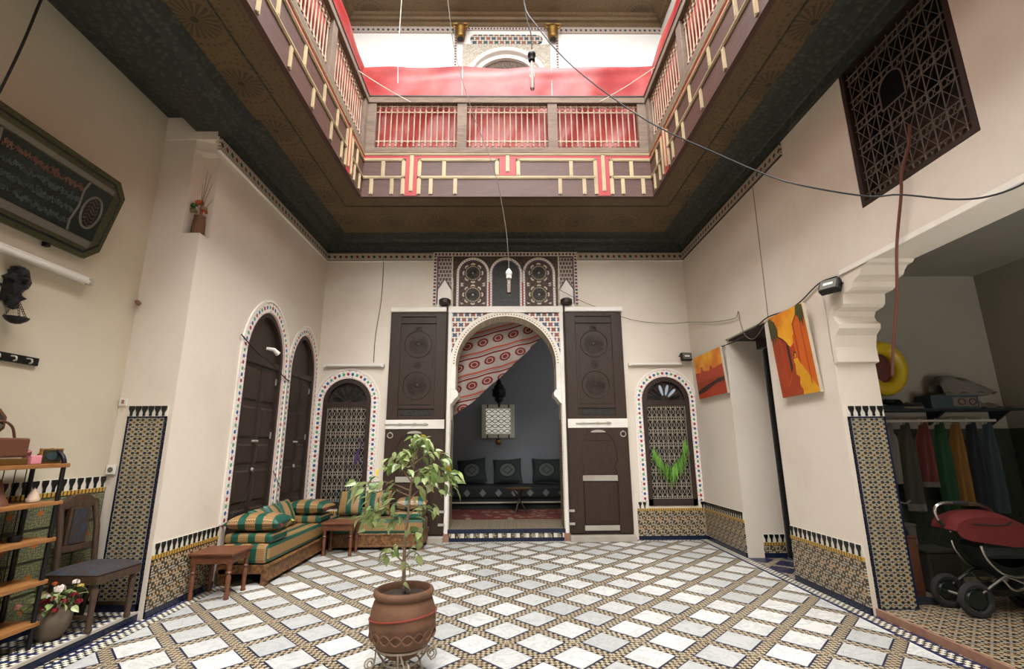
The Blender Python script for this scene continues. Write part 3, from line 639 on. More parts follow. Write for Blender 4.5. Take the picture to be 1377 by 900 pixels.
# ------------------------------------------------------------------ arched doors in the left wall
def arched_door(name, c, hw, zs, h, lab):
    d = stthing(name, (-2.70, c, 0.0)); X0, X1 = -2.735, -2.65
    MB().prism([(c - hw - 0.01, -0.05)] + arch(c, hw + 0.01, zs, h + 0.01, 24, 1.8) + [(c + hw + 0.01, -0.05)], 'x', X0 - 0.02, X0 + 0.02).build('back_board', 'wood_dark', d)
    ty = MB().prism(arch(c, hw - 0.035, zs, h - 0.05, 24, 1.8), 'x', X0, X1 - 0.03).build('tympanum', 'wood_dark', d)
    A = [(c - hw + 0.045, 0.0)] + arch(c, hw - 0.045, zs, h - 0.05, 24, 1.8) + [(c + hw - 0.045, 0.0)]; B = [(c - hw, 0.0)] + arch(c, hw, zs, h, 24, 1.8) + [(c + hw, 0.0)]
    MB().band(A, B, 'x', X0, X1 + 0.02).build('frame', 'wood_dark', d)
    MB().box(X0, c - hw + 0.04, zs - 0.05, X1 + 0.01, c + hw - 0.04, zs + 0.02).build('rail', 'wood_dark', d)
    w = hw - 0.05
    for s in (-1, 1):
        y0, y1 = (c - w, c - 0.006) if s < 0 else (c + 0.006, c + w); x1 = X1 - 0.012
        lf = MB().box(X0, y0, 0.0, x1, y1, zs - 0.05).build('leaf', 'wood_dark', d)
        for a, b in ((0.08, 0.60), (0.66, 0.98), (1.04, 1.24), (1.30, 1.62), (1.68, 2.02)):
            p = MB(); e = 0.045
            P0 = [(x1, y0 + e, a), (x1, y1 - e, a), (x1, y1 - e, b), (x1, y0 + e, b)]; P1 = [(x1 + 0.014, y0 + e + 0.02, a + 0.02), (x1 + 0.014, y1 - e - 0.02, a + 0.02), (x1 + 0.014, y1 - e - 0.02, b - 0.02), (x1 + 0.014, y0 + e + 0.02, b - 0.02)]
            p.face(P1)
            for i in range(4): p.face([P0[i], P0[(i + 1) % 4], P1[(i + 1) % 4], P1[i]])
            p.build('panel', 'wood_dark', lf)
        for z in (0.4, 1.3, 1.9): MB().box(x1, (y0 + 0.012 if s < 0 else y1 - 0.024), z, x1 + 0.012, (y0 + 0.024 if s < 0 else y1 - 0.012), z + 0.07).build('hinge', 'dull_metal', lf)
        yk = c + s * 0.03
        MB().tube([(x1, yk, 1.27), (x1 + 0.03, yk, 1.27)], 0.012, 8).build('knob', 'dull_metal', lf)
    MB().tube([(X1, c, 0.98), (X1 + 0.015, c, 0.98)], 0.02, 10).build('lock_plate', 'dull_metal', d)
    if lab:
        MB().tube([(X1 - 0.02, c + 0.08, zs + 0.16), (X1 + 0.05, c + 0.10, zs + 0.15), (X1 + 0.08, c + 0.15, zs + 0.11)], [0.018, 0.022, 0.03], 10).build('door_lamp', 'white_plastic', d, smooth=True)
    return d
arched_door('door_1', *DOORS[0], True); arched_door('door_2', *DOORS[1], False)
def floral_band(name, ax, plane, side, c, hw, zs, h, zb, w=0.105, p=2.0, clip_hi=None):
    par = stthing(name)
    def path(e): return [(c - hw - e, zb)] + arch(c, hw + e, zs, h + e * 1.15, 32, p) + [(c + hw + e, zb)]
    A, B, C = path(0.004), path(w), path(w + 0.022)
    if clip_hi: B = [(min(a, clip_hi), b) for a, b in B]; C = [(min(a, clip_hi + 0.001), b) for a, b in C]
    MB().band(A, B, ax, plane, plane + side * 0.008).build('painted_band', 'floral', par, norm=False)
    MB().band(B, C, ax, plane, plane + side * 0.016).build('rim', 'white_paint', par, norm=False)
floral_band('trim_40', 'x', XL, 1, *DOORS[0], 0.515, p=1.8); floral_band('trim_41', 'x', XL, 1, *DOORS[1], 0.515, 0.092, p=1.8, clip_hi=6.68)
floral_band('trim_42', 'y', YB, -1, WIN[0][0], 0.325, 1.80, 0.325, 0.50, clip_hi=None); floral_band('trim_43', 'y', YB, -1, WIN[1][0], 0.325, 1.80, 0.325, 0.48, 0.09)
# ------------------------------------------------------------------ arched windows with iron grilles in the back wall
def grille(hw, z0, z1, bands, nv, r=0.0035, ring=0.020):
    m = MB(); H = (z1 - z0) / bands; bh = 0.055
    xs = [-hw + 2 * hw * i / nv for i in range(nv + 1)]
    for x in xs: m.tube([(x, 0, z0), (x, 0, z1)], r, 4)
    for b in range(bands + 1):
        zc = z0 + b * H; lo, hi = max(z0, zc - bh / 2), min(z1, zc + bh / 2)
        for z in (lo, hi): m.tube([(-hw, 0, z), (hw, 0, z)], r, 4)
        k = nv * 2
        for i in range(k):
            x = -hw + (i + 0.5) * 2 * hw / k; rr = min(ring, (hi - lo) * 0.5 + 0.002)
            m.tube([(x + rr * cos(a * pi / 3), 0, (lo + hi) / 2 + rr * 0.9 * sin(a * pi / 3)) for a in range(6)], r * 0.9, 4, True)
        if b < bands:
            lo2, hi2 = hi, zc + H - bh / 2
            for i in range(nv):
                a, c = xs[i], xs[i + 1]; m.tube([(a, -0.004, lo2), (c, -0.004, hi2)], r * 0.8, 4); m.tube([(c, -0.004, lo2), (a, -0.004, hi2)], r * 0.8, 4)
    return m
def arched_window(name, c, petal):
    d = stthing(name, (c, YB, 0.42)); hw, zs = 0.325, 1.80; y0, y1 = YB + 0.0, YB + 0.09
    A = [(c - hw + 0.06, 0.42)] + arch(c, hw - 0.06, zs, hw - 0.06, 32) + [(c + hw - 0.06, 0.42)]; B = [(c - hw, 0.42)] + arch(c, hw, zs, hw, 32) + [(c + hw, 0.42)]
    MB().band(A, B, 'y', y1, y0 - 0.012).build('frame', 'wood_dark', d)
    MB().box(c - hw, y0 - 0.012, 0.42, c + hw, y1, 0.50).build('sill_rail', 'wood_dark', d); MB().box(c - hw + 0.05, y0 - 0.008, 1.735, c + hw - 0.05, y1, 1.80).build('transom', 'wood_dark', d)
    fan = MB().prism(arch(c, hw - 0.05, zs - 0.01, hw - 0.05, 24), 'y', y0 + 0.045, y0 + 0.07).build('fanlight', 'wood_dark', d)
    for k in range(6):
        a = pi * (k + 0.5) / 6; pts = []
        for i in range(13):
            t = i / 12; r = 0.075 + 0.155 * sin(pi * min(1, t * 2 if t < .5 else (1 - t) * 2) / 2); b = a + (t - 0.5) * 0.46 * (r / 0.23) ** 0.5
            pts.append((c + r * cos(b), zs + 0.004 + r * sin(b) * 0.98))
        MB().prism(pts, 'y', y0 + 0.036, y0 + 0.046).build('petal_pane', petal[k % len(petal)], fan)
        MB().tube([(c + 0.05 * cos(a + 0.26), y0 + 0.03, zs + 0.05 * sin(a + 0.26)), (c + 0.24 * cos(a + 0.26), y0 + 0.03, zs + 0.24 * sin(a + 0.26))], 0.008, 6).build('fan_rib', 'wood_dark', fan)
    pa = MB().box(c - hw + 0.04, y0 + 0.06, 0.48, c + hw - 0.04, y0 + 0.068, 1.76).build('pane', 'glass_dark', d)
    MB().box(c - 0.02, y0 + 0.03, 0.5, c + 0.02, y0 + 0.06, 1.74).build('mullion', 'wood_dark', d)
    g = grille(hw - 0.062, 0.0, 1.22, 7, 8); o = g.build('grille', 'iron', d, local=True); o.location = (0, 0.012, 0.09)
    return d
arched_window('window_1', WIN[0][0], ('glass_dark',)); arched_window('window_2', WIN[1][0], ('glass_dark', 'glass_sky_reflection', 'glass_sky_reflection', 'glass_sky_reflection', 'glass_dark'))
# high grille window in the right wall
w3 = stthing('window_3', (2.64, 2.765, 2.88))
for a in ((2.62, 2.315, 2.885, 2.70, 2.35, 4.05), (2.62, 3.18, 2.885, 2.70, 3.215, 4.05), (2.62, 2.35, 2.885, 2.70, 3.18, 2.92), (2.62, 2.35, 4.02, 2.70, 3.18, 4.05)): MB().box(*a).build('frame', 'wood_dark', w3)
MB().box(2.80, 2.30, 2.87, 2.82, 3.23, 4.06).build('pane', 'glass_dark', w3); MB().box(2.74, 2.40, 2.935, 2.76, 3.14, 3.10).build('lower_board', 'chair_wood', w3)
for a in ((2.70, 2.311, 2.881, 2.80, 2.318, 4.049), (2.70, 3.205, 2.881, 2.80, 3.219, 4.049), (2.70, 2.318, 2.881, 2.80, 3.205, 2.888), (2.70, 2.318, 4.036, 2.80, 3.205, 4.049)): MB().box(*a).build('reveal_lining', 'wood_dark', w3)
g = MB(); H = 0.99 / 5
for i in range(9): y = -0.38 + i * 0.095; g.tube([(0, y, 0), (0, y, 1.05)], 0.0036, 5)
for b in range(6):
    z = b * H if b else 0.03
    for q in ((-0.028, 0.028) if b else (-0.02, 0.03)): g.tube([(0, -0.40, z + q), (0, 0.40, z + q)], 0.0036, 5)
    for i in range(16): 
        y = -0.3575 + i * 0.0475; g.tube([(0.0, y + 0.021 * cos(a * pi / 4), z + 0.024 * sin(a * pi / 4)) for a in range(8)], 0.003, 4, True)
    if b < 5:
        for i in range(8): y = -0.38 + i * 0.095; g.tube([(-0.006, y, z + 0.03), (-0.006, y + 0.095, z + H - 0.03)], 0.0026, 4); g.tube([(-0.006, y + 0.095, z + 0.03), (-0.006, y, z + H - 0.03)], 0.0026, 4)
o = g.build('grille', 'iron_dark', w3, local=True); o.location = (-0.005, 0, 0.03)
g = MB(); g.prism([(-0.10, 0)] + arch(0, 0.10, 0.13, 0.10, 16) + [(0.10, 0)], 'x', 0.0, 0.01); o = g.build('hole_shade', 'void', w3, local=True); o.location = (-0.022, 0.02, 0.56)  # black plate painted as the dark of an open hole
MB().tube([(0, -0.10, 0)] + [(0, a, b) for a, b in arch(0, 0.10, 0.13, 0.10, 16)] + [(0, 0.10, 0)], 0.006, 5, True).build('hole_rim', 'iron_dark', w3, local=True).location = (-0.024, 0.02, 0.56)
# right-hand doorway: black sheet stands in for the dark room beyond
d5 = stthing('doorway_shade', (3.07, 5.17, 0)); MB().box(3.06, 4.70, -0.05, 3.11, 5.64, 2.45).build('leaf', 'void', d5)
MB().box(2.99, 4.72, 2.30, 3.06, 5.62, 2.42).build('head', 'wood_dark', d5); MB().box(2.66, 4.735, 2.40, 3.0, 5.61, 2.425).build('lintel_board', 'wood_dark', d5)
# ------------------------------------------------------------------ the great arch and its two open door leaves
t = stthing('trim_44')
IN = [(-0.70, 0.16)] + arch(0, 0.70, 2.31, 0.70, 40) + [(0.70, 0.16)]
IN2 = arch(0, 0.70, 2.31, 0.70, 40)
MB().band(IN2, arch(0, 0.755, 2.31, 0.755, 40), 'y', YB, YB - 0.035).build('lace_band', 'lace', t, norm=False)
MB().band(arch(0, 0.755, 2.31, 0.755, 40), arch(0, 0.775, 2.31, 0.775, 40), 'y', YB, YB - 0.045).build('arch_rim', 'white_paint', t, norm=False)
A = arch(0, 0.77, 2.31, 0.735, 40); k = 20
MB().prism([(-0.79, 2.30)] + A[:k + 1] + [(0, 3.06), (-0.79, 3.06)], 'y', YB - 0.02, YB).build('spandrel', 'spandrel', t); MB().prism([(0, 3.06)] + A[k:] + [(0.79, 2.30), (0.79, 3.06)], 'y', YB - 0.02, YB).build('spandrel', 'spandrel', t)
for s in (-1, 1):
    q = sorted((s * 0.765, s * 0.81)); MB().box(q[0], YB - 0.05, 0.1, q[1], YB, 3.06).build('frame_post', 'white_paint', t)
    MB().box(q[0] - 0.02, YB - 0.055, 0.0, q[1] + 0.02, YB, 0.10).build('post_foot', 'rust', t)
    q = sorted((s * 0.70, s * 0.765)); MB().box(q[0], YB - 0.03, 1.972, q[1], YB, 2.31).build('jamb_facing', 'white_paint', t)
    q = sorted((s * 0.66, s * 0.705)); MB().prism([(s * 0.765, 1.76), (s * 0.735, 1.79), (s * 0.70, 1.84), (s * 0.665, 1.87), (s * 0.66, 1.91), (s * 0.68, 1.95), (s * 0.705, 1.97), (s * 0.765, 1.97)], 'y', YB - 0.03, YB + 0.30).build('impost', 'white_paint', t)
    q = sorted((s * 0.756, s * 0.748)); MB().box(q[0], YB + 0.0, 0.15, q[1], YB + 0.29, 1.55).build('jamb_tiles', 'zellige_small_x', t)
MB().box(-0.84, YB - 0.055, 3.06, 0.84, YB, 3.15).build('lintel', 'white_paint', t)
MB().band(arch(0, 0.70, 2.31, 0.70, 40), arch(0, 0.695, 2.31, 0.695, 40), 'y', YB - 0.03, YB + 0.29).build('intrados', 'intrados', t, norm=False)
def rosette(m, c, R, y, n=24, r0=0.3):
    for k in range(n):
        a = 2 * pi * k / n; b = pi / n * 0.62; P = []
        for rr, w in ((r0 * R, 0.55), (0.8 * R, 1.0), (R, 0.5)): P.append((rr, a - b * w)); 
        for rr, w in ((R, 0.5), (0.8 * R, 1.0), (r0 * R, 0.55)): P.append((rr, a + b * w))
        m.prism([(c[0] + r * cos(t_), c[1] + r * sin(t_)) for r, t_ in P], 'y', y - 0.013, y)
    m.lathe([(0.001, 0.012), (r0 * R * 0.6, 0.008), (r0 * R * 0.8, 0)], 14, (c[0], y, c[1]), Matrix.Rotation(pi / 2, 4, 'X'))
def leaf_door(name, x0, x1, hinge):
    d = stthing(name, ((x0 + x1) / 2, YB - 0.05, 0.08)); y1, y0 = YB - 0.012, YB - 0.055; c = (x0 + x1) / 2
    MB().box(x0, y0 + 0.02, 0.08, x1, y1, 3.06).build('backing_board', 'wood_leaf', d)
    for a, b in ((x0, x0 + 0.15), (x1 - 0.15, x1)): MB().box(a, y0, 1.56, b, y0 + 0.03, 3.06).build('stile', 'wood_leaf', d, bevel=0.004)
    for a, b in ((1.56, 1.60), (1.70, 1.74), (2.90, 2.94), (3.0, 3.06)): MB().box(x0 + 0.15, y0, a, x1 - 0.15, y0 + 0.03, b).build('rail', 'wood_leaf', d, bevel=0.004)
    cp = MB().box(x0 + 0.19, y0 + 0.012, 1.76, x1 - 0.19, y0 + 0.03, 2.88).build('carved_panel', 'wood_leaf', d)
    for z in (2.02, 2.60):
        m = MB(); rosette(m, (c, z), 0.135, y0 + 0.012); m.build('rosette', 'wood_leaf', cp)
        m = MB(); m.tube([(c + 0.19 * cos(a * pi / 16), y0 + 0.010, z + 0.19 * sin(a * pi / 16)) for a in range(32)], 0.006, 5, True); m.build('carved_ring', 'wood_leaf', cp)
    for z in (2.31, 2.83): 
        m = MB(); rosette(m, (c, z), 0.05, y0 + 0.012, 10); m.build('rosette', 'wood_leaf', cp)
    MB().box(x0 + 0.2, y0 + 0.012, 1.61, x1 - 0.2, y0 + 0.03, 1.69).build('carved_rail', 'ornament_dark', d)
    # lower leaf: front with a keyhole-arched wicket
    hw = 0.235; A = arch(c, hw, 1.12, 0.28, 20); kk = 10; f = MB()
    f.prism([(x0, 0.10), (c - hw, 0.10), (c - hw, 0.86), (c - hw + 0.04, 0.92), (c - hw - 0.012, 1.0)] + A[:kk + 1] + [(c, 1.43), (x0, 1.43)], 'y', y0 - 0.01, y0 + 0.03)
    f.prism([(c, 1.43)] + A[kk:] + [(c + hw + 0.012, 1.0), (c + hw - 0.04, 0.92), (c + hw, 0.86), (c + hw, 0.10), (x1, 0.10), (x1, 1.43)], 'y', y0 - 0.01, y0 + 0.03)
    f.build('lower_front', 'wood_leaf', d)
    wk = MB().box(c - hw, y0 + 0.005, 0.82, c + hw, y0 + 0.03, 1.42).build('wicket', 'wood_leaf', d)
    MB().box(c - hw + 0.05, y0 - 0.003, 1.27, c + hw - 0.05, y0 + 0.006, 1.30).build('wicket_rail', 'wood_leaf', wk)
    MB().prism(arch(c, 0.10, 1.372, 0.035, 10), 'y', y0 - 0.012, y0 + 0.006).build('wicket_crown', 'stone', wk)
    MB().box(c - hw + 0.005, y0 - 0.016, 0.745, c + hw - 0.005, y0 + 0.03, 0.815).build('threshold_plate', 'stone', wk)
    MB().box(c - hw + 0.02, y0 - 0.002, 0.20, c + hw - 0.02, y0 + 0.03, 0.735).build('lower_panel', 'wood_leaf', d, bevel=0.006); MB().box(c - hw + 0.03, y0 - 0.008, 0.24, c + hw - 0.03, y0 + 0.01, 0.26).build('rail', 'wood_leaf', d); MB().box(c - hw + 0.01, y0 - 0.014, 0.13, c + hw - 0.01, y0 + 0.03, 0.19).build('kick_plate', 'stone', d)
    sp = MB().box(x0, y0 - 0.018, 1.435, x1, y0 + 0.03, 1.555).build('strap_board', 'white_paint', d)
    MB().tube([(c - 0.30 - 0.1 * (hinge < 0), y0 - 0.028, 1.495), (c + 0.18, y0 - 0.028, 1.495)], 0.009, 6).build('bolt', 'dull_metal', sp)
    for q in (-0.2, 0.0, 0.14): MB().box(c + q - 0.02, y0 - 0.034, 1.478, c + q + 0.02, y0 - 0.016, 1.512).build('bolt_bracket', 'dull_metal', sp)
    rx = x0 + 0.07 if hinge < 0 else x1 - 0.07
    MB().tube([(rx + 0.035 * cos(a * pi / 8), y0 - 0.02, 1.35 + 0.035 * sin(a * pi / 8)) for a in range(16)], 0.007, 6, True).build('ring_handle', 'dull_metal', d, smooth=True)
    MB().tube([(rx, y0 - 0.006, 1.385), (rx, y0 - 0.026, 1.385)], 0.012, 8).build('ring_boss', 'dull_metal', d)
    MB().box(x0 - 0.02, y0 - 0.09, 0.0, x1 + 0.02, YB - 0.02, 0.075).build('sill_stone', 'stone', d, bevel=0.008)
    for z in (0.20, 0.36): MB().box((x1 - 0.05 if hinge < 0 else x0 - 0.03), y0 - 0.02, z, (x1 + 0.03 if hinge < 0 else x0 + 0.05), y0, z + 0.03).build('hinge_strap', 'dull_metal', d)
    return d
leaf_door('door_3', -1.625, -0.835, -1); leaf_door('door_4', 0.835, 1.645, 1)
for s, x0, x1 in ((-1, -1.63, -0.84), (1, 0.84, 1.66)):
    st(MB().box(x0, YB - 0.09, 3.065, x1, YB, 3.13).build('trim_45' if s < 0 else 'trim_46', 'white_paint', bevel=0.006))
    hp = stthing('trim_47' if s < 0 else 'trim_48', (s * 0.83, YB - 0.06, 3.2))
    MB().lathe([(0.001, -0.045), (0.06, -0.045), (0.085, -0.02), (0.085, 0.03), (0.06, 0.05), (0.001, 0.05)], 16, (s * 0.87, YB - 0.06, 3.21)).build('pivot_block', 'wood_dark', hp, smooth=True)
    MB().tube([(s * 0.83, YB - 0.06, 0.1), (s * 0.83, YB - 0.06, 3.2)], 0.014, 8).build('pivot_post', 'wood_dark', hp)
# ------------------------------------------------------------------ painted plaster panel over the arch
t = stthing('trim_49'); yb = YB
MB().box(-1.05, yb - 0.012, 3.60, 1.05, yb, 3.99).build('ground_upper', 'ornament_ground', t); MB().box(-0.76, yb - 0.012, 3.15, 0.76, yb, 3.60).build('ground_lower', 'ornament_ground', t)
def bandline(name, A, B, mt, dpt=0.022): MB().band(A, B, 'y', yb, yb - dpt).build(name, mt, t, norm=False)
bandline('block_border', [(-1.05, 3.93), (1.05, 3.93)], [(-1.05, 3.985), (1.05, 3.985)], 'blocks')
for s in (-1, 1):
    bandline('block_border', [(s * 1.055, 3.17), (s * 1.055, 3.93)], [(s * 1.0, 3.17), (s * 1.0, 3.93)], 'blocks')
    c = s * 0.885; hw = 0.105
    MB().prism([(c - hw, 3.42), (c, 3.58), (c + hw, 3.42), (c + hw, 3.90), (c - hw, 3.90)], 'y', yb - 0.02, yb).build('honeycomb_panel', 'honeycomb', t)
    for q in (-1, 1): bandline('panel_rib', [(c + q * (hw + 0.012), 3.2), (c + q * (hw + 0.012), 3.92)], [(c + q * (hw - 0.008), 3.2), (c + q * (hw - 0.008), 3.92)], 'ornament_cream' if q * s < 0 else 'ornament_mauve', 0.024)
    MB().tube([(c - hw, yb - 0.02, 3.42), (c, yb - 0.02, 3.58), (c + hw, yb - 0.02, 3.42)], 0.008, 6).build('point_rib', 'ornament_mauve', t)
    MB().prism([(c - hw + 0.01, 3.14), (c + hw - 0.01, 3.14), (c + hw - 0.01, 3.41), (c, 3.56), (c - hw + 0.01, 3.41)], 'y', yb - 0.016, yb).build('white_point', 'white_paint', t)
for c in (-0.475, 0.005, 0.485):
    A = [(c - 0.205, 3.155)] + arch(c, 0.205, 3.66, 0.205, 24) + [(c + 0.205, 3.155)]; B = [(c - 0.235, 3.155)] + arch(c, 0.235, 3.66, 0.24, 24) + [(c + 0.235, 3.155)]; C = [(c - 0.188, 3.17)] + arch(c, 0.188, 3.66, 0.188, 24) + [(c + 0.188, 3.17)]
    bandline('arch_band', A, B, 'lace', 0.034); bandline('arch_line', C, A, 'ornament_mauve', 0.03)
    fld = MB().prism([(c - 0.19, 3.165)] + arch(c, 0.19, 3.66, 0.19, 24) + [(c + 0.19, 3.165)], 'y', yb - 0.018, yb).build('niche_field', 'ornament_dark' if c == 0.005 else 'ornament_ground', t)
    if c != 0.005:
        for z in (3.335, 3.665):
            m = MB(); rosette(m, (c, z), 0.088, yb - 0.018, 18, 0.2); m.build('rosette', 'ornament_dark', fld)
            m = MB()
            for k in range(26): a = 2 * pi * k / 26; m.box(c + 0.104 * cos(a) - 0.006, yb - 0.03, z + 0.104 * sin(a) - 0.006, c + 0.104 * cos(a) + 0.006, yb - 0.018, z + 0.104 * sin(a) + 0.006)
            m.build('bead_ring', 'ornament_cream', fld)
            m = MB()
            for k in range(8):
                a = 2 * pi * k / 8; P = [(c + r * cos(a + q), z + r * sin(a + q)) for r, q in ((0.125, -0.2), (0.14, -0.24), (0.152, -0.1), (0.152, 0.1), (0.14, 0.24), (0.125, 0.2), (0.133, 0.0))]; m.prism(P, 'y', yb - 0.028, yb - 0.018)
            m.build('scroll_ring', 'ornament_cream', fld)
            MB().lathe([(0.001, 0.016), (0.012, 0.012), (0.018, 0)], 10, (c, yb - 0.02, z), Matrix.Rotation(pi / 2, 4, 'X')).build('boss', 'ornament_cream', fld)
        m = MB()
        for sx in (-1, 1):
            for z in (3.2, 3.5, 3.47): m.prism([(c + sx * 0.13, z), (c + sx * 0.17, z - 0.012), (c + sx * 0.178, z + 0.02), (c + sx * 0.15, z + 0.012)], 'y', yb - 0.026, yb - 0.018)
        m.build('corner_scrolls', 'ornament_cream', fld)
for c in (-0.235, 0.245): MB().box(c - 0.012, yb - 0.036, 3.16, c + 0.012, yb, 3.52).build('red_rib', 'red_paint', t)
# ------------------------------------------------------------------ upper storey ornament
t = stthing('trim_50'); c = 0.03
A = [(c - 0.60, 6.2)] + arch(c, 0.60, 6.95, 0.58, 32) + [(c + 0.60, 6.2)]; B = [(c - 0.66, 6.2)] + arch(c, 0.66, 6.95, 0.64, 32) + [(c + 0.66, 6.2)]
bandline('arch_band', A, B, 'white_paint', 0.03)
AA = arch(c, 0.665, 6.95, 0.645, 32); MB().prism([(c - 0.72, 6.9)] + AA[:17] + [(c, 7.66), (c - 0.72, 7.66)], 'y', yb - 0.014, yb).build('relief_spandrel', 'relief_white', t); MB().prism([(c, 7.66)] + AA[16:] + [(c + 0.72, 6.9), (c + 0.72, 7.66)], 'y', yb - 0.014, yb).build('relief_spandrel', 'relief_white', t)
MB().prism([(c - 0.60 + 0.12 * (1 - cos(q)) - 0.0, 7.84 - 0.09 + 0.09 * s_) for q, s_ in ((0, 0), (0.5, .7), (1.2, 1))] + [(c + 0.50, 7.84), (c + 0.58, 7.81), (c + 0.60, 7.75), (c + 0.58, 7.69), (c + 0.50, 7.66), (c - 0.52, 7.66), (c - 0.58, 7.69)], 'y', yb - 0.02, yb).build('cartouche', 'cartouche', t)
bandline('block_border', [(c - 0.85, 7.93), (c + 0.85, 7.93)], [(c - 0.85, 7.985), (c + 0.85, 7.985)], 'blocks_light')
for s in (-1, 1): bandline('block_border', [(c + s * 0.86, 6.6), (c + s * 0.86, 7.93)], [(c + s * 0.81, 6.6), (c + s * 0.81, 7.93)], 'blocks_light')
d6 = stthing('door_6', (c, yb + 0.15, 4.4)); MB().prism([(c - 0.62, 4.3)] + arch(c, 0.62, 6.95, 0.60, 24) + [(c + 0.62, 4.3)], 'y', yb + 0.12, yb + 0.16).build('leaf', 'ornament_ground', d6)
MB().band(arch(c, 0.53, 6.95, 0.51, 32), arch(c, 0.60, 6.95, 0.58, 32), 'y', yb + 0.12, yb + 0.06).build('frame', 'white_paint', d6)
for nm, x in (('left', -0.72), ('right', 0.79)):
    k = thing('wall_bracket', 'brass corbel bracket on the upper wall, %s of the patterned panel' % nm, 'bracket', (x, yb - 0.09, 7.68), group='brass brackets on the upper wall')
    MB().lathe([(0.055, 0), (0.075, 0.015), (0.085, 0.06), (0.080, 0.14), (0.092, 0.17), (0.092, 0.21), (0.075, 0.235), (0.001, 0.24)], 12, (x, yb - 0.10, 7.68)).build('body', 'brass', k, smooth=True)
    MB().lathe([(0.001, -0.012), (0.05, -0.012), (0.05, 0.004)], 12, (x, yb - 0.10, 7.68)).build('mouth', 'black_metal', k)
    for s in (-1, 1): MB().tube(smooth_path([(x + s * 0.08, yb - 0.12, 7.87), (x + s * 0.115, yb - 0.13, 7.88), (x + s * 0.11, yb - 0.13, 7.93), (x + s * 0.05, yb - 0.13, 7.94)]), 0.02, 6).build('ear', 'brass', k, smooth=True)
    MB().box(x - 0.05, yb - 0.06, 7.72, x + 0.05, yb, 7.92).build('wall_plate', 'brass', k)
# ------------------------------------------------------------------ gallery: fascia boards, balustrades, red tarps
spin = MB().lathe([(0.0085, 0.0), (0.0085, 0.02), (0.019, 0.035), (0.0085, 0.05), (0.008, 0.07), (0.018, 0.088), (0.009, 0.106), (0.0085, 0.20), (0.0105, 0.31), (0.0085, 0.42), (0.009, 0.514), (0.018, 0.532), (0.008, 0.55), (0.0085, 0.57), (0.019, 0.585), (0.0085, 0.60), (0.0085, 0.62)], 8).mesh('spindle', 'wood_spindle', smooth=60)
def gallery_side(M, L, nb, segs, reds, lab, tarp_lab, ax, waves, spindles=True):
    """M places a side: local u along the side, local y = 0 on the fascia face looking at +y into the opening, z up"""
    b = thing('balustrade', lab, 'balustrade', M.translation, group='gallery balustrades'); b.rotation_euler = M.to_euler()
    wg = 'wood_grey' if ax == 'x' else 'wood_grey_y'; wg = 'wood_grey'
    fa = MB().box(0, -0.05, ZS - 0.02, L, 0.0, ZF).build('fascia', 'fascia_brown', b, local=True)
    for (u, a, c) in [(s[1], s[2], s[3]) for s in segs if s[0] == 'v']:
        m = MB(); m.box(u - 0.022, 0, a, u + 0.022, 0.012, c); m.box(u - 0.006, 0.012, a + 0.01, u + 0.006, 0.018, c - 0.01); m.build('moulding', 'cream_mould', fa, local=True)
    for (z, a, c) in [(s[1], s[2], s[3]) for s in segs if s[0] == 'h']:
        m = MB(); m.box(a, 0, z - 0.018, c, 0.012, z + 0.018); m.box(a + 0.01, 0.012, z - 0.005, c - 0.01, 0.018, z + 0.005); m.build('moulding', 'cream_mould', fa, local=True)
    for a, c, z0, z1 in reds: MB().box(a, 0, z0, c, 0.005, z1).build('red_inlay', 'red_paint', fa, local=True)
    MB().box(0, -0.07, ZF, L, 0.018, ZF + 0.075).build('bottom_rail', wg, b, local=True, bevel=0.004)
    MB().box(0, -0.08, ZR - 0.085, L, 0.028, ZR).build('top_rail', wg, b, local=True, bevel=0.006); MB().box(0, -0.085, ZR, L, 0.035, ZR + 0.014).build('cap_rail', 'wood_dark', b, local=True)
    pw = 0.12; pitch = (L - pw) / nb
    for i in range(nb + 1):
        u = pw / 2 + i * pitch; MB().box(u - pw / 2, -0.065, ZF + 0.07, u + pw / 2, 0.014, ZR - 0.08).build('post', wg, b, local=True, bevel=0.004)
    for i in range(nb if spindles else 0):
        u0 = pw + i * pitch; w = pitch - pw; z0 = ZF + 0.085
        for q in (0.0, 0.105, 0.515, 0.60): MB().box(u0, -0.034, z0 + q - (0.008 if q else 0.01), u0 + w, -0.022, z0 + q + 0.008).build('lattice_bar', 'wood_spindle', b, local=True)
        for k in range(14):
            o = link('spindle', spin, b, local=True); o.location = (u0 + (k + 0.5) * w / 14, -0.028, z0)
    tp = thing('tarp', tarp_lab, 'tarp', M.translation, group='red tarps along the gallery'); tp.rotation_euler = M.to_euler()
    def f(u, v):
        x = -0.16 + u * (L + 0.32); z = ZF + 0.03 + v * (1.345 + 0.02 * abs(cos(u * 3 * pi)) ** 0.7 * waves[0] + waves[1] * min(1.0, 4.0 * (u if waves[2] > 0 else 1 - u)))
        y = -0.15 + 0.012 * sin(x * 7 + v * 4) + 0.014 * sin(v * 7 + x * 1.5) * v + 0.014 * sin(x * 17 + v * 13) * (1 - v) + (0.014 * sin(40 * v + 2 * x) * max(0, v - 0.8) * 5)
        return (x, y, z)
    MB().grid(f, 80, 44).build('sheet', 'red_tarp', tp, smooth=180, norm=False, local=True)
    for q in (0.333, 0.667): MB().grid(lambda u, v: (q * L + (u - .5) * 0.012, f(q, 0.6 + v * 0.4)[1] + 0.003, f(q, 0.6 + v * 0.4)[2]), 1, 12).build('seam', 'petal_pink', tp, norm=False, local=True)
    return b
def sym(segs, L): return segs
H = OX1 - OX0; hc = H / 2
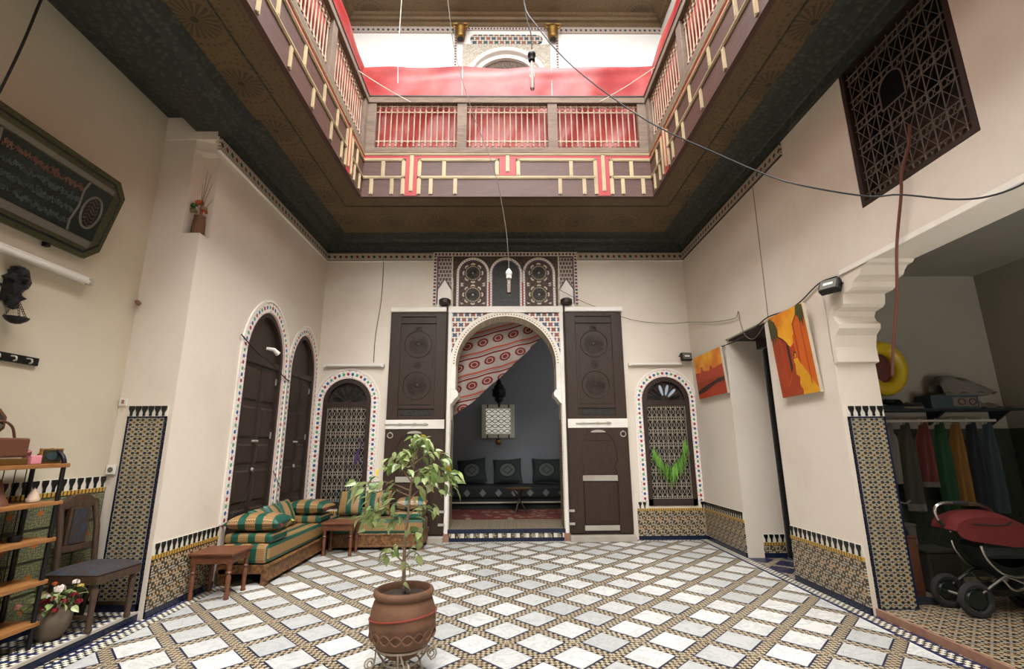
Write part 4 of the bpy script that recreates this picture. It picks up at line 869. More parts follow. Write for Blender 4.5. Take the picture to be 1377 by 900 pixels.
back_v = [(0.114, 4.16, 4.365), (0.36, 4.16, 4.365), (0.493, 4.16, 4.635), (0.59, 4.20, 4.70), (0.687, 4.16, 4.635), (0.83, 4.16, 4.365), (1.125, 4.16, 4.365), (0.985, 4.40, 4.605), (0.245, 4.40, 4.605), (1.63, 4.41, 4.635)]
segs = [('v', a, b, c) for a, b, c in back_v] + [('v', H - a, b, c) for a, b, c in back_v] + [('v', hc, 4.46, 4.70)]
segs += [('h', 4.62, 0.0, 0.515), ('h', 4.62, 0.665, 1.652), ('h', 4.382, 0.0, 0.515), ('h', 4.382, 0.665, H - 0.665), ('h', 4.62, H - 0.515, H), ('h', 4.62, H - 1.652, H - 0.665), ('h', 4.382, H - 0.515, H), ('h', 4.70, 0, H)]
reds = [(0, H, 4.64, 4.685), (0.515, 0.665, 4.14, 4.64), (H - 0.665, H - 0.515, 4.14, 4.64), (hc - 0.1, hc + 0.1, 4.41, 4.64)]
gallery_side(Matrix.Translation((OX1, OY1, 0)) @ Matrix.Rotation(pi, 4, 'Z'), H, 3, segs, reds, 'wooden gallery balustrade facing us above the great arch', 'red tarp hung behind the balustrade that faces us', 'x', (1, 0.0, 1))
L = OY1 - OY0
def side_segs(flip):
    S = []; f = (lambda l: l) if not flip else (lambda l: L - l)
    def hh(z, a, c): a, c = sorted((f(a), f(c))); S.append(('h', z, a, c))
    for l in (0.12, 0.31, 0.43, 0.62, 0.75, 1.06, 1.52, 1.99, 2.5, 3.0, 3.5): S.append(('v', f(l), 4.16, 4.365 if l not in (0.43, 0.62) else 4.635))
    for l in (0.25, 0.93, 1.29, 1.75, 2.25, 2.75, 3.25): S.append(('v', f(l), 4.40, 4.605))
    S.append(('v', f(0.525), 4.20, 4.70))
    for z in (4.62, 4.382): hh(z, 0, 0.45); hh(z, 0.60, L)
    hh(4.70, 0, L)
    a, c = sorted((f(0.455), f(0.595))); R = [(0, L, 4.64, 4.685), (a, c, 4.14, 4.64)]
    return S, R
s_, r_ = side_segs(False); gallery_side(Matrix.Translation((OX0, OY1, 0)) @ Matrix.Rotation(-pi / 2, 4, 'Z'), L, 7, s_, r_, 'wooden gallery balustrade running along the left side overhead', 'red tarp sagging behind the left balustrade', 'y', (1.4, 0.22, 1))
s_, r_ = side_segs(True); gallery_side(Matrix.Translation((OX1, OY0, 0)) @ Matrix.Rotation(pi / 2, 4, 'Z'), L, 7, s_, r_, 'wooden gallery balustrade running along the right side overhead', 'red tarp stretched behind the right balustrade', 'y', (0.6, 0.22, -1))
_fb = st(MB().box(OX0, OY0 - 0.05, ZS - 0.02, OX1, OY0, ZR).build('wall_gallery_front', 'fascia_brown'))
# ------------------------------------------------------------------ seating corner
def pillow(w, h, t, seed, uoff=0.0, n=18, p=2.6):
    r = random.Random(seed); ph = [r.uniform(0, 6) for _ in range(6)]; m = MB()
    for s in (1, -1):
        def f(u, v):
            a, b = 2 * u - 1, 2 * v - 1; e = max(0.0, 1 - abs(a) ** p) * max(0.0, 1 - abs(b) ** p)
            sag = 1 - 0.07 * (1 - b * b) * abs(a) ** 3 - 0.0; sag2 = 1 - 0.07 * (1 - a * a) * abs(b) ** 3
            return (a * w / 2 * sag, b * h / 2 * sag2, s * (t / 2) * e ** 0.42 * (1 + 0.05 * sin(5 * a + ph[0]) * sin(4 * b + ph[1])))
        m.grid(f, n, n, uv=lambda u, v: (uoff + u * w, v * h))
    return m
def place(mb, name, M, mt, label, cat, group=None, tassel=None):
    o = thing(name, label, cat, M.translation, group=group); o.rotation_euler = M.to_euler()
    mb.build('cover', mt, o, smooth=60, norm=True, local=True)
    return o
def seat_cushion(w, d, h, uvm):
    m = MB()
    m.box(-w / 2, -d / 2, 0, w / 2, d / 2, h, uvm=uvm); return m
def corner_tassels(o, pts):
    for q in pts:
        k = MB(); 
        for i in range(5): k.tube([q, (q[0] + 0.03 * (1 if q[0] > 0 else -1), q[1] + (i - 2) * 0.010, q[2] - 0.018)], 0.004, 4)
        k.build('tassel', 'petal_red' if q[1] < 0 else 'petal_yellow', o, local=True)
# bench along the left wall
s1 = thing('sofa', 'green and gold striped bench seat along the left wall under the arched doors', 'sofa', (-2.38, 5.45, 0))
def bench(par, x0, x1, y0, y1, uvm, front):
    fm = MB()
    if front == 'x':
        fm.box(x1 - 0.035, y0, 0.03, x1, y1, 0.175); fr_o = fm.build('front_board', 'wood_sofa', par, bevel=0.005)
        for z in (0.045, 0.16): MB().tube([(x1, y0, z), (x1, y1, z)], 0.010, 6).build('carved_moulding', 'wood_sofa', fr_o)
        MB().box(x0, y0, 0.10, x1 - 0.035, y0 + 0.03, 0.175).build('end_board', 'wood_sofa', par); MB().box(x0, y0 + 0.03, 0.14, x1 - 0.035, y1, 0.17).build('deck', 'wood_dark', par)
        for yy in (y0, y1 - 0.06): MB().box(x0 + 0.02, yy, 0.0, x0 + 0.08, yy + 0.06, 0.14).build('leg', 'wood_sofa', par)
        for yy in (y0 + 0.001, y1 - 0.06): MB().box(x1 - 0.05, yy, 0.0, x1 - 0.001, yy + 0.05, 0.10).build('leg', 'wood_sofa', par)
    else:
        fm.box(x0, y0, 0.03, x1, y0 + 0.035, 0.19); fr_o = fm.build('front_board', 'wood_sofa', par, bevel=0.005)
        for z in (0.045, 0.175): MB().tube([(x0, y0, z), (x1, y0, z)], 0.010, 6).build('carved_moulding', 'wood_sofa', fr_o)
        MB().box(x1 - 0.03, y0 + 0.035, 0.06, x1, y1, 0.19).build('end_board', 'wood_sofa', par); MB().box(x0, y0 + 0.035, 0.15, x1 - 0.03, y1, 0.18).build('deck', 'wood_dark', par)
        for xx in (x0, x1 - 0.06): MB().box(xx, y1 - 0.07, 0.0, xx + 0.05, y1 - 0.01, 0.15).build('leg', 'wood_sofa', par)
        for xx in (x0 + 0.001, x1 - 0.06): MB().box(xx, y0 + 0.001, 0.0, xx + 0.05, y0 + 0.05, 0.10).build('leg', 'wood_sofa', par)
    mt = MB(); mt.box(x0, y0 - 0.004, 0.178, x1 - 0.004, y1, 0.345, uvm=uvm); mt.build('mattress', 'sofa_fabric', par, bevel=0.035)
bench(s1, -2.60, -2.15, 4.72, 6.62, 'x', 'x')
s2 = thing('sofa', 'green and gold striped bench seat along the back wall behind the little tree', 'sofa', (-1.6, 6.4, 0)); bench(s2, -2.13, -1.0, 6.20, 6.58, 'y', 'y')
def cushion(M, w, d, h, uvm, lab):
    o = thing('seat_cushion', lab, 'cushion', M.translation); o.rotation_euler = M.to_euler(); seat_cushion(w, d, h, uvm).build('cover', 'sofa_fabric', o, bevel=0.025, local=True); return o
cushion(TR(-2.37, 4.93, 0.345), 0.44, 0.34, 0.085, 'x', 'flat striped cushion lying at the near end of the left bench')
cushion(TR(-2.37, 6.13, 0.345), 0.44, 0.34, 0.085, 'x', 'flat striped cushion lying at the far end of the left bench')
cushion(TR(-1.20, 6.39, 0.345), 0.34, 0.36, 0.085, 'y', 'flat striped cushion on the end of the bench behind the little tree')
o = place(pillow(0.50, 0.36, 0.16, 1, 0.03), 'pillow', TR(-2.36, 4.93, 0.515, 0.05), 'sofa_fabric', 'striped pillow with frayed corners stacked on the near end of the left bench', 'pillow', 'striped pillows')
corner_tassels(o, [(0.24, -0.14, 0), (0.24, 0.14, 0), (-0.24, -0.14, 0.0)])
o = place(pillow(0.50, 0.36, 0.16, 2, 0.05), 'pillow', TR(-2.35, 6.10, 0.515, -0.04), 'sofa_fabric', 'striped pillow stacked on the far end of the left bench', 'pillow', 'striped pillows')
corner_tassels(o, [(0.24, -0.14, 0)])
for i, (y, tilt, lab) in enumerate(((5.24, 0.55, 'striped pillow leaning on the left wall, nearest of the leaning ones'), (5.50, 0.75, 'striped pillow leaning on the left wall, middle of the leaning ones'), (5.77, 0.95, 'striped pillow leaning on the left wall, farthest of the leaning ones'))):
    place(pillow(0.27, 0.30, 0.10, 5 + i, 0.02 * i), 'pillow', Matrix.Translation((-2.47, y, 0.485)) @ Matrix.Rotation(pi / 2, 4, 'Z') @ Matrix.Rotation(tilt + 0.2, 4, 'X'), 'sofa_fabric', lab, 'pillow', 'striped pillows')
for i, (x, lab) in enumerate(((-1.98, 'striped pillow upright against the back wall behind the side table'), (-1.64, 'striped pillow upright against the back wall left of the little tree trunk'))):
    place(pillow(0.33, 0.30, 0.12, 9 + i, 0.03 + 0.05 * i), 'pillow', Matrix.Translation((x, 6.50, 0.51)) @ Matrix.Rotation(1.25, 4, 'X'), 'sofa_fabric', lab, 'pillow', 'striped pillows')
place(pillow(0.40, 0.36, 0.15, 15, 0.02), 'pillow', TR(-1.19, 6.38, 0.512, 0.1), 'sofa_fabric', 'striped pillow stacked on the bench end beside the left door leaf', 'pillow', 'striped pillows')
# turned-leg side tables
leg_prof = [(0.016, 0.0), (0.022, 0.012), (0.016, 0.03), (0.020, 0.05), (0.014, 0.065), (0.019, 0.13), (0.021, 0.18), (0.014, 0.205), (0.024, 0.22), (0.014, 0.235), (0.020, 0.25), (0.020, 0.30)]
def side_table(x0, x1, y0, y1, h, lab):
    t = thing('side_table', lab, 'table', ((x0 + x1) / 2, (y0 + y1) / 2, 0), group='small turned-leg tables')
    MB().box(x0 - 0.02, y0 - 0.02, h - 0.022, x1 + 0.02, y1 + 0.02, h).build('table_top', 'wood_table', t, bevel=0.006)
    for q in ((x0, y0, x1, y0 + 0.02), (x0, y1 - 0.02, x1, y1), (x0, y0, x0 + 0.02, y1), (x1 - 0.02, y0, x1, y1)): MB().box(q[0] + 0.005, q[1] + 0.005, h - 0.085, q[2] - 0.005, q[3] - 0.005, h - 0.02).build('apron', 'wood_table', t)
    for x in (x0 + 0.02, x1 - 0.02):
        for y in (y0 + 0.02, y1 - 0.02):
            MB().lathe([(r, z * (h - 0.08) / 0.30) for r, z in leg_prof], 12, (x, y, 0)).box(x - 0.02, y - 0.02, h - 0.09, x + 0.02, y + 0.02, h - 0.02).build('leg', 'wood_table', t, smooth=50)
side_table(-2.585, -2.255, 4.30, 4.60, 0.36, 'worn reddish wooden side table beside the tiled pier at the near bench end'); side_table(-2.10, -1.76, 5.90, 6.16, 0.36, 'reddish wooden side table in the corner between the two benches')
# ------------------------------------------------------------------ potted weeping fig on its wire stand
px, py = -0.572, 2.95
ps = thing('plant_stand', 'curly wrought iron plant stand under the terracotta pot', 'plant stand', (px, py, 0))
MB().tube([(px + 0.135 * cos(a * pi / 12), py + 0.135 * sin(a * pi / 12), 0.150) for a in range(24)], 0.006, 6, True).build('top_ring', 'iron', ps, smooth=True)
MB().tube([(px + 0.095 * cos(a * pi / 12), py + 0.095 * sin(a * pi / 12), 0.075) for a in range(24)], 0.005, 6, True).build('lower_ring', 'iron', ps, smooth=True)
for k in range(4):
    a = -pi / 2 + k * pi / 2 + 0.05; P = []
    for r, z in ((0.135, 0.15), (0.125, 0.11), (0.10, 0.075), (0.115, 0.03), (0.145, 0.006)): P.append((px + r * cos(a), py + r * sin(a), z))
    MB().tube(smooth_path(P), 0.006, 6).build('leg', 'iron', ps, smooth=True)
    S = []
    for i in range(18): q = i / 17; th = -pi / 2 + q * 3.6 * pi; rr = 0.032 * (1 - 0.75 * q); S.append((px + (0.165 + rr * cos(th)) * cos(a + 0.35), py + (0.165 + rr * cos(th)) * sin(a + 0.35), 0.085 + rr * sin(th)))
    MB().tube([(px + 0.135 * cos(a + 0.1), py + 0.135 * sin(a + 0.1), 0.145), (px + 0.14 * cos(a + 0.25), py + 0.14 * sin(a + 0.25), 0.09)] + S, 0.0045, 5).build('scroll', 'iron', ps, smooth=True)
tree = thing('potted_tree', 'small weeping fig tree in a banded terracotta pot on the courtyard floor', 'potted plant', (px, py, 0.09))
prof = [(0.001, 0.092), (0.062, 0.092), (0.085, 0.105), (0.115, 0.145), (0.155, 0.175), (0.172, 0.215), (0.178, 0.262), (0.181, 0.272), (0.178, 0.282), (0.174, 0.33), (0.160, 0.375), (0.148, 0.392), (0.150, 0.398), (0.162, 0.402), (0.166, 0.417), (0.160, 0.432), (0.146, 0.436), (0.139, 0.425), (0.139, 0.395), (0.001, 0.393)]
pot = MB().lathe(prof, 40, (px, py, 0)).build('pot', 'terracotta', tree, smooth=60)
for ph in (0, pi):
    MB().tube([(px + (0.1735 + 0.0035 * cos(6 * 2 * pi * i / 90 * 1.0)) * cos(2 * pi * i / 90), py + 0.1765 * sin(2 * pi * i / 90), 0.225 + 0.022 * sin(9 * 2 * pi * i / 90 + ph)) for i in range(90)], 0.0055, 5, True).build('braid', 'terracotta', pot, smooth=True)
MB().tube([(px + 0.181 * cos(2 * pi * i / 60), py + 0.181 * sin(2 * pi * i / 60), 0.305 + 0.02 * sin(2 * pi * i / 60 + 2.2)) for i in range(60)], 0.004, 5, True).build('red_rope', 'rope_red', pot, smooth=True)
MB().lathe([(0.001, 0.004), (0.05, 0.006), (0.10, 0.002), (0.137, 0.0)], 24, (px, py, 0.398)).build('soil', 'soil', tree)
trunk = MB().tube(smooth_path([(px, py, 0.39), (px - 0.005, py, 0.52), (px - 0.008, py + 0.005, 0.66), (px + 0.005, py, 0.82), (px + 0.015, py, 0.98), (px + 0.03, py + 0.01, 1.12), (px + 0.05, py, 1.22)]), [0.012 - 0.009 * i / 24 for i in range(25)], 8).build('trunk', 'bark', tree, smooth=True)
MB().tube([(px + 0.013 * cos(i * 0.9), py + 0.013 * sin(i * 0.9) - 0.002, 0.405 + i * 0.0022) for i in range(16)], 0.002, 4).build('blue_string', 'string_blue', tree)
leaf_meshes = []
for k in range(3):
    m = MB(); ln, wd = (0.050, 0.0155) if k == 0 else ((0.058, 0.018) if k == 1 else (0.042, 0.014)); N = 5; rows = []
    for i in range(N + 1):
        q = i / N; w = wd * (sin(pi * q ** 0.8) ** 0.9 if 0 < q < 1 else 0.0) * (1 - 0.25 * q); z = -0.012 * q * q; rows.append((q * ln, w, z))
    for i in range(N):
        a, b = rows[i], rows[i + 1]
        for s in (-1, 1): m.face([(a[0], 0, a[2]), (b[0], 0, b[2]), (b[0], s * b[1], b[2] + 0.35 * b[1]), (a[0], s * a[1], a[2] + 0.35 * a[1])])
    leaf_meshes.append(m.mesh('leaf', 'leaf', smooth=180, norm=False))
leaf_y = leaf_meshes[0].copy(); leaf_y.materials[0] = MATS['leaf_yellow']
branches = [  # start on trunk z, end (dx, dy, z), leaves
    (1.20, (0.03, 0.02, 1.245), 12), (1.15, (0.10, -0.03, 1.235), 16), (1.12, (0.0, 0.05, 1.20), 14), (1.10, (0.20, 0.02, 1.16), 17), (1.08, (-0.05, -0.04, 1.15), 15), (1.05, (0.23, -0.02, 1.06), 20),
    (1.02, (0.24, 0.03, 1.02), 18), (1.00, (-0.13, 0.02, 1.11), 16), (0.98, (0.12, -0.06, 1.07), 16), (0.95, (-0.26, -0.02, 0.99), 20), (0.92, (-0.22, 0.05, 0.93), 18), (0.90, (0.16, 0.04, 0.99), 14),
    (0.86, (-0.17, -0.05, 0.85), 18), (0.83, (-0.25, 0.0, 0.80), 13), (0.80, (0.10, 0.03, 0.86), 11), (0.76, (-0.10, 0.03, 0.78), 12), (0.70, (0.09, -0.03, 0.72), 9), (0.62, (-0.07, 0.0, 0.64), 7), (0.58, (0.07, 0.02, 0.60), 7), (0.56, (-0.14, 0.02, 0.60), 4), (0.53, (0.03, -0.02, 0.53), 3)]
def trunk_x(z): 
    T = [(0.39, 0), (0.66, -0.008), (0.82, 0.005), (0.98, 0.015), (1.12, 0.03), (1.22, 0.05)]
    for (a, b), (c, d) in zip(T, T[1:]):
        if z <= c: return b + (d - b) * (z - a) / (c - a)
    return 0.05
nl = 0
for z0, (dx, dy, z1), n in branches:
    a = Vector((px + trunk_x(z0), py, z0)); e = Vector((px + dx, py + dy, z1)); mid = (a + e) / 2 + Vector((0, 0, 0.03)); tip = e + Vector((dx * 0.12, 0, -0.035))
    P = smooth_path([a, mid, e, tip]); MB().tube(P, [0.0045 - 0.0032 * i / (len(P) - 1) for i in range(len(P))], 5).build('branch', 'bark', tree, smooth=True)
    for k in range(n):
        q = 0.25 + 0.75 * (k + 0.5) / n; b = P[min(len(P) - 1, int(q * (len(P) - 1)))] + Vector((RND.gauss(0, 0.022), RND.gauss(0, 0.04), RND.gauss(0, 0.02)))
        o = link('leaf', leaf_y if RND.random() < 0.015 else RND.choice(leaf_meshes), tree, local=True); o.location = b - Vector((px, py, 0.09))
        yaw = math.atan2(dy + RND.gauss(0, 0.12), dx + RND.gauss(0, 0.15)); o.rotation_euler = (RND.gauss(0, 0.5), 0.55 + RND.gauss(0, 0.45), yaw); nl += 1; s = RND.uniform(0.85, 1.2); s *= 1.22; o.scale = (s, s, s)
# ------------------------------------------------------------------ left alcove: chair, flowers, shelf rack
ch = thing('dining_chair', 'dark carved wooden chair with patterned upholstery in the left alcove', 'chair', (-2.80, 3.60, 0.06), -0.06)
SW, SD, SH = 0.36, 0.36, 0.36     # local: +x = front
for s in (-1, 1):
    m = MB().lathe([(0.017, 0), (0.022, 0.02), (0.015, 0.04), (0.021, 0.08), (0.016, 0.10), (0.019, 0.20), (0.024, 0.25), (0.015, 0.27), (0.022, 0.29), (0.022, 0.33)], 10, (SD / 2 - 0.03, s * (SW / 2 - 0.03), 0)); m.build('leg', 'chair_wood', ch, smooth=50, local=True)
    MB().tube([(-SD / 2 + 0.0, s * (SW / 2 - 0.04), 0.0), (-SD / 2 + 0.03, s * (SW / 2 - 0.04), 0.2), (-SD / 2 + 0.03, s * (SW / 2 - 0.04), 0.38), (-SD / 2 + 0.01, s * (SW / 2 - 0.04), 0.60), (-SD / 2 - 0.03, s * (SW / 2 - 0.05), 0.78)], 0.019, 8).build('back_leg', 'chair_wood', ch, smooth=50, local=True)
    MB().box(-SD / 2 + 0.03, s * (SW / 2 - 0.03) - 0.012, 0.08, SD / 2 - 0.03, s * (SW / 2 - 0.03) + 0.012, 0.10).build('stretcher', 'chair_wood', ch, local=True)
m = MB(); m.box(-SD / 2 + 0.01, -SW / 2, 0.285, SD / 2, SW / 2, 0.345); m.build('seat_frame', 'chair_wood', ch, local=True, bevel=0.006)
MB().grid(lambda u, v: ((u - .5) * (SD + 0.01), (v - .5) * (SW + 0.01), 0.345 + 0.04 * (1 - abs(2 * u - 1) ** 4) ** .5 * (1 - abs(2 * v - 1) ** 4) ** .5), 14, 14).build('seat_pad', 'chair_fabric', ch, smooth=180, local=True)
top = [(-0.155, 0.74), (-0.145, 0.79), (-0.10, 0.80), (-0.07, 0.825), (0, 0.835), (0.07, 0.825), (0.10, 0.80), (0.145, 0.79), (0.155, 0.74), (0.12, 0.735), (0, 0.75), (-0.12, 0.735)]
m = MB().prism(top, 'x', -SD / 2 - 0.045, -SD / 2 - 0.01); m.build('crest_rail', 'chair_wood', ch, local=True, bevel=0.005)
m = MB(); m.box(-SD / 2 - 0.02, -0.15, 0.46, -SD / 2 + 0.01, 0.15, 0.50); m.build('lower_back_rail', 'chair_wood', ch, local=True)
sp = MB(); P = [(-0.085, 0.49), (0.085, 0.49), (0.075, 0.75), (-0.075, 0.75)]; sp.prism(P, 'x', -SD / 2 - 0.025, -SD / 2 + 0.0); sp = sp.build('splat_frame', 'chair_wood', ch, local=True)
MB().prism([(-0.062, 0.51), (0.062, 0.51), (0.054, 0.735), (-0.054, 0.735)], 'x', -SD / 2 - 0.005, -SD / 2 + 0.008).build('splat_pad', 'chair_fabric', sp, local=True)
# flower pot
fx, fy, fz = -2.82, 3.35, 0.06
fp = thing('flower_pot', 'clay pot of white, pink and red artificial flowers on the alcove step', 'flower pot', (fx, fy, fz))
MB().lathe([(0.001, 0.0), (0.05, 0.0), (0.075, 0.03), (0.097, 0.09), (0.10, 0.13), (0.088, 0.165), (0.080, 0.18), (0.085, 0.19), (0.074, 0.192), (0.068, 0.17), (0.001, 0.165)], 24, (fx, fy, fz)).build('pot', 'vase_clay', fp, smooth=60)
def bloom(m, c, R, r, n=14, flat=0.6):
    for k in range(n):
        a = r.uniform(0, 2 * pi); el = r.uniform(-0.2, 1.2); d = Vector((cos(a) * cos(el), sin(a) * cos(el), sin(el) * flat)); q = Vector(c) + d * R * 0.55
        t = d.orthogonal().normalized(); b = d.cross(t); w = R * r.uniform(0.35, 0.5)
        m.face([q - t * w, q + b * w * 0.8 + d * w * 0.3, q + t * w, q - b * w * 0.8 + d * w * 0.2])
    return m
fr2 = random.Random(4)
for (dx, dy, dz, R, mt) in ((0.03, -0.02, 0.29, 0.045, 'petal_white'), (0.09, 0.02, 0.32, 0.03, 'petal_white'), (0.10, 0.05, 0.29, 0.025, 'petal_yellow'), (-0.10, -0.05, 0.23, 0.03, 'petal_white'), (-0.06, 0.0, 0.24, 0.028, 'petal_white'), (-0.13, -0.02, 0.33, 0.03, 'petal_pink'), (-0.16, -0.07, 0.20, 0.033, 'petal_pink'), (-0.12, 0.05, 0.24, 0.028, 'petal_pink'), (-0.04, 0.02, 0.31, 0.022, 'petal_orange'),
        (0.02, -0.04, 0.235, 0.032, 'petal_red'), (-0.03, -0.05, 0.22, 0.034, 'petal_red'), (0.07, -0.03, 0.22, 0.034, 'petal_red'), (0.0, -0.07, 0.19, 0.034, 'petal_red'), (0.06, -0.07, 0.18, 0.032, 'petal_red'), (0.12, -0.01, 0.25, 0.032, 'petal_red'), (0.13, 0.02, 0.21, 0.03, 'petal_red')):
    c = (fx + dx, fy + dy, fz + dz); fl_ = bloom(MB(), c, R, fr2, 16).build('flower', mt, fp, norm=False)
    MB().tube([(fx + dx * 0.3, fy + dy * 0.3, fz + 0.16), (fx + dx * 0.8, fy + dy * 0.8, fz + dz * 0.8), c], 0.003, 5).build('stem', 'leaf_dark', fl_)
for k in range(46):
    a = fr2.uniform(0, 2 * pi); r = fr2.uniform(0.02, 0.13); o = link('leaf', leaf_meshes[k % 3] if k % 3 else leaf_meshes[1], fp, local=True); o.location = (r * cos(a), r * sin(a), fr2.uniform(0.17, 0.29)); o.rotation_euler = (fr2.gauss(0, 0.5), fr2.uniform(-0.6, 0.8), a); o.scale = (1.0, 1.1, 1)
# arched metal shelf rack
rk = thing('shelf_rack', 'black arched metal rack with wooden shelves at the left edge', 'shelf', (-2.9, 2.95, 0.06))
def u_frame(y): return [(-2.80, y, 0.06), (-2.80, y, 1.10)] + [(-2.895 + 0.095 * cos(a * pi / 10), y, 1.10 + 0.095 * sin(a * pi / 10)) for a in range(1, 10)] + [(-2.99, y, 1.10), (-2.99, y, 0.06)]
for y in (3.20, 2.30): MB().tube(u_frame(y), 0.013, 8).build('end_frame', 'black_metal', rk, smooth=50)
SHZ = (0.19, 0.42, 0.66, 0.875, 1.10)
for z in SHZ: MB().box(-3.01, 2.28, z - 0.012, -2.785, 3.23, z + 0.012).build('shelf_board', 'wood_shelf', rk, bevel=0.003)
for y in [2.4 + i * 0.07 for i in range(12)]: MB().tube([(-2.998, y, 0.19), (-2.998, y, 1.10)], 0.003, 5).build('back_wire', 'black_metal', rk)
b = thing('framed_plaque', 'small gilt plaque with a blue oval leaning on the top rack shelf', 'plaque', (-2.86, 3.17, 1.112)); MB().box(-2.87, 3.09, 1.112, -2.855, 3.24, 1.205).build('frame', 'wood_shelf', b); MB().box(-2.856, 3.10, 1.12, -2.852, 3.23, 1.197).build('panel', 'sign_gold', b); MB().lathe([(0.001, 0.004), (0.03, 0.004), (0.03, 0)], 16, (0, 0, 0), Matrix.Diagonal((0.8, 1.5, 1, 1))).xf(Matrix.Translation((-2.852, 3.165, 1.158)) @ Matrix.Rotation(pi / 2, 4, 'Y')).build('medallion', 'cloth_blue', b)
b = thing('pink_box', 'crumpled pink gift box on the top rack shelf', 'box', (-2.84, 3.02, 1.112)); MB().box(-2.875, 2.99, 1.112, -2.81, 3.055, 1.165).build('body', 'pink_box', b, bevel=0.006); MB().face([(-2.88, 2.99, 1.165), (-2.85, 3.0, 1.20), (-2.81, 2.98, 1.19), (-2.83, 3.0, 1.165)]).build('bow', 'pink_box', b, norm=False)
b = thing('handbag', 'brown box-shaped bag with a handle on the top rack shelf', 'bag', (-2.88, 2.83, 1.112)); MB().box(-2.96, 2.70, 1.155, -2.80, 2.95, 1.265).build('body', 'brown_box', b, bevel=0.012); MB().box(-2.965, 2.69, 1.112, -2.80, 2.96, 1.15).build('gilt_base', 'brass', b, bevel=0.006); MB().tube(smooth_path([(-2.88, 2.93, 1.26), (-2.88, 2.90, 1.33), (-2.88, 2.83, 1.36), (-2.88, 2.75, 1.33), (-2.88, 2.73, 1.26)]), 0.007, 6).build('handle', 'brown_box', b)
b = thing('octagon_box', 'octagonal mirrored box standing on the brown bag', 'box', (-2.9, 2.80, 1.267)); MB().prism([(2.80 + 0.085 * cos(a * pi / 4 + pi / 8), 1.352 + 0.085 * sin(a * pi / 4 + pi / 8)) for a in range(8)], 'x', -2.95, -2.90).build('body', 'brown_box', b); MB().prism([(2.80 + 0.065 * cos(a * pi / 4 + pi / 8), 1.352 + 0.065 * sin(a * pi / 4 + pi / 8)) for a in range(8)], 'x', -2.90, -2.895).build('mirror', 'mirror_glass', b)
b = thing('shell', 'pale conch shell on the second rack shelf', 'shell', (-2.86, 3.10, 0.887)); m = MB()
m.lathe([(0.001, 0.0), (0.03, 0.004), (0.036, 0.022), (0.026, 0.034), (0.028, 0.042), (0.018, 0.056), (0.019, 0.062), (0.009, 0.076), (0.001, 0.088)], 12, (-2.86, 3.10, 0.887)); m.build('whorl', 'shell', b, smooth=60)
b = thing('cone_ornament', 'dark cone-shaped ornament on the second rack shelf beside the shell', 'ornament', (-2.86, 2.92, 0.887)); MB().lathe([(0.001, 0), (0.06, 0), (0.055, 0.015), (0.03, 0.06), (0.018, 0.12), (0.001, 0.15)], 10, (-2.88, 2.90, 0.887)).build('body', 'brown_box', b, smooth=60)
b = thing('glass_dish', 'small glass ornament on the third rack shelf', 'ornament', (-2.88, 3.06, 0.672)); MB().lathe([(0.001, 0), (0.03, 0), (0.035, 0.02), (0.03, 0.035), (0.02, 0.035), (0.02, 0.012), (0.001, 0.01)], 14, (-2.88, 3.06, 0.672)).build('bowl', 'black_metal', b, smooth=60)
b = thing('wire_ring', 'thin wire ring lying on the fourth rack shelf', 'ornament', (-2.9, 3.0, 0.432)); MB().tube([(-2.9, 3.0 + 0.05 * cos(a * pi / 8), 0.482 + 0.046 * sin(a * pi / 8)) for a in range(16)], 0.003, 5, True).build('ring', 'black_metal', b)
# ------------------------------------------------------------------ left alcove wall hangings
sg = thing('calligraphy_plaque', 'large octagonal dark framed plaque of calligraphy tilted out from the left alcove wall', 'plaque', (-3.0, 2.75, 2.52))
# local frame: a along wall (y), b up the tilted face
dirb = Vector((0.16, 0, 0.60)); lb = dirb.length; dirb.normalize(); nrm = Vector((dirb.z, 0, -dirb.x)); org = Vector((-3.035, 2.75, 2.53))
SM = Matrix(((0, dirb.x, nrm.x, 0), (1, dirb.y, nrm.y, 0), (0, dirb.z, nrm.z, 0), (0, 0, 0, 1))); SM = Matrix.Translation(org - Vector((-3.0, 2.75, 2.52))) @ SM
def octo(e, c=0.09, hl=0.61, h=0.62): return [(-hl + e, e + c), (-hl + e + c, e), (hl - e - c, e), (hl - e, e + c), (hl - e, h - e - c), (hl - e - c, h - e), (-hl + e + c, h - e), (-hl + e, h - e - c)]
def plate(name, poly, z0, z1, mt, par): return MB().prism(poly, 'z', z0, z1).xf(SM).build(name, mt, par, local=True)
plate('frame', octo(0.0), 0.0, 0.03, 'sign_gold', sg); plate('inner_frame', octo(0.035, 0.085), 0.03, 0.036, 'sign_black', sg); plate('mat_board', octo(0.05, 0.08), 0.036, 0.040, 'frame_grey' if False else 'sign_gold', sg)
plate('silver_strip', [(-0.5, 0.075), (0.5, 0.075), (0.5, 0.125), (-0.5, 0.125)], 0.040, 0.043, 'sign_grey', sg); plate('silver_strip', [(-0.5, 0.50), (0.5, 0.50), (0.5, 0.535), (-0.5, 0.535)], 0.040, 0.043, 'sign_grey', sg)
cp = plate('centre_panel', [(-0.50, 0.13), (0.50, 0.13), (0.50, 0.49), (-0.50, 0.49)], 0.040, 0.044, 'sign_black', sg)
rs = random.Random(3)
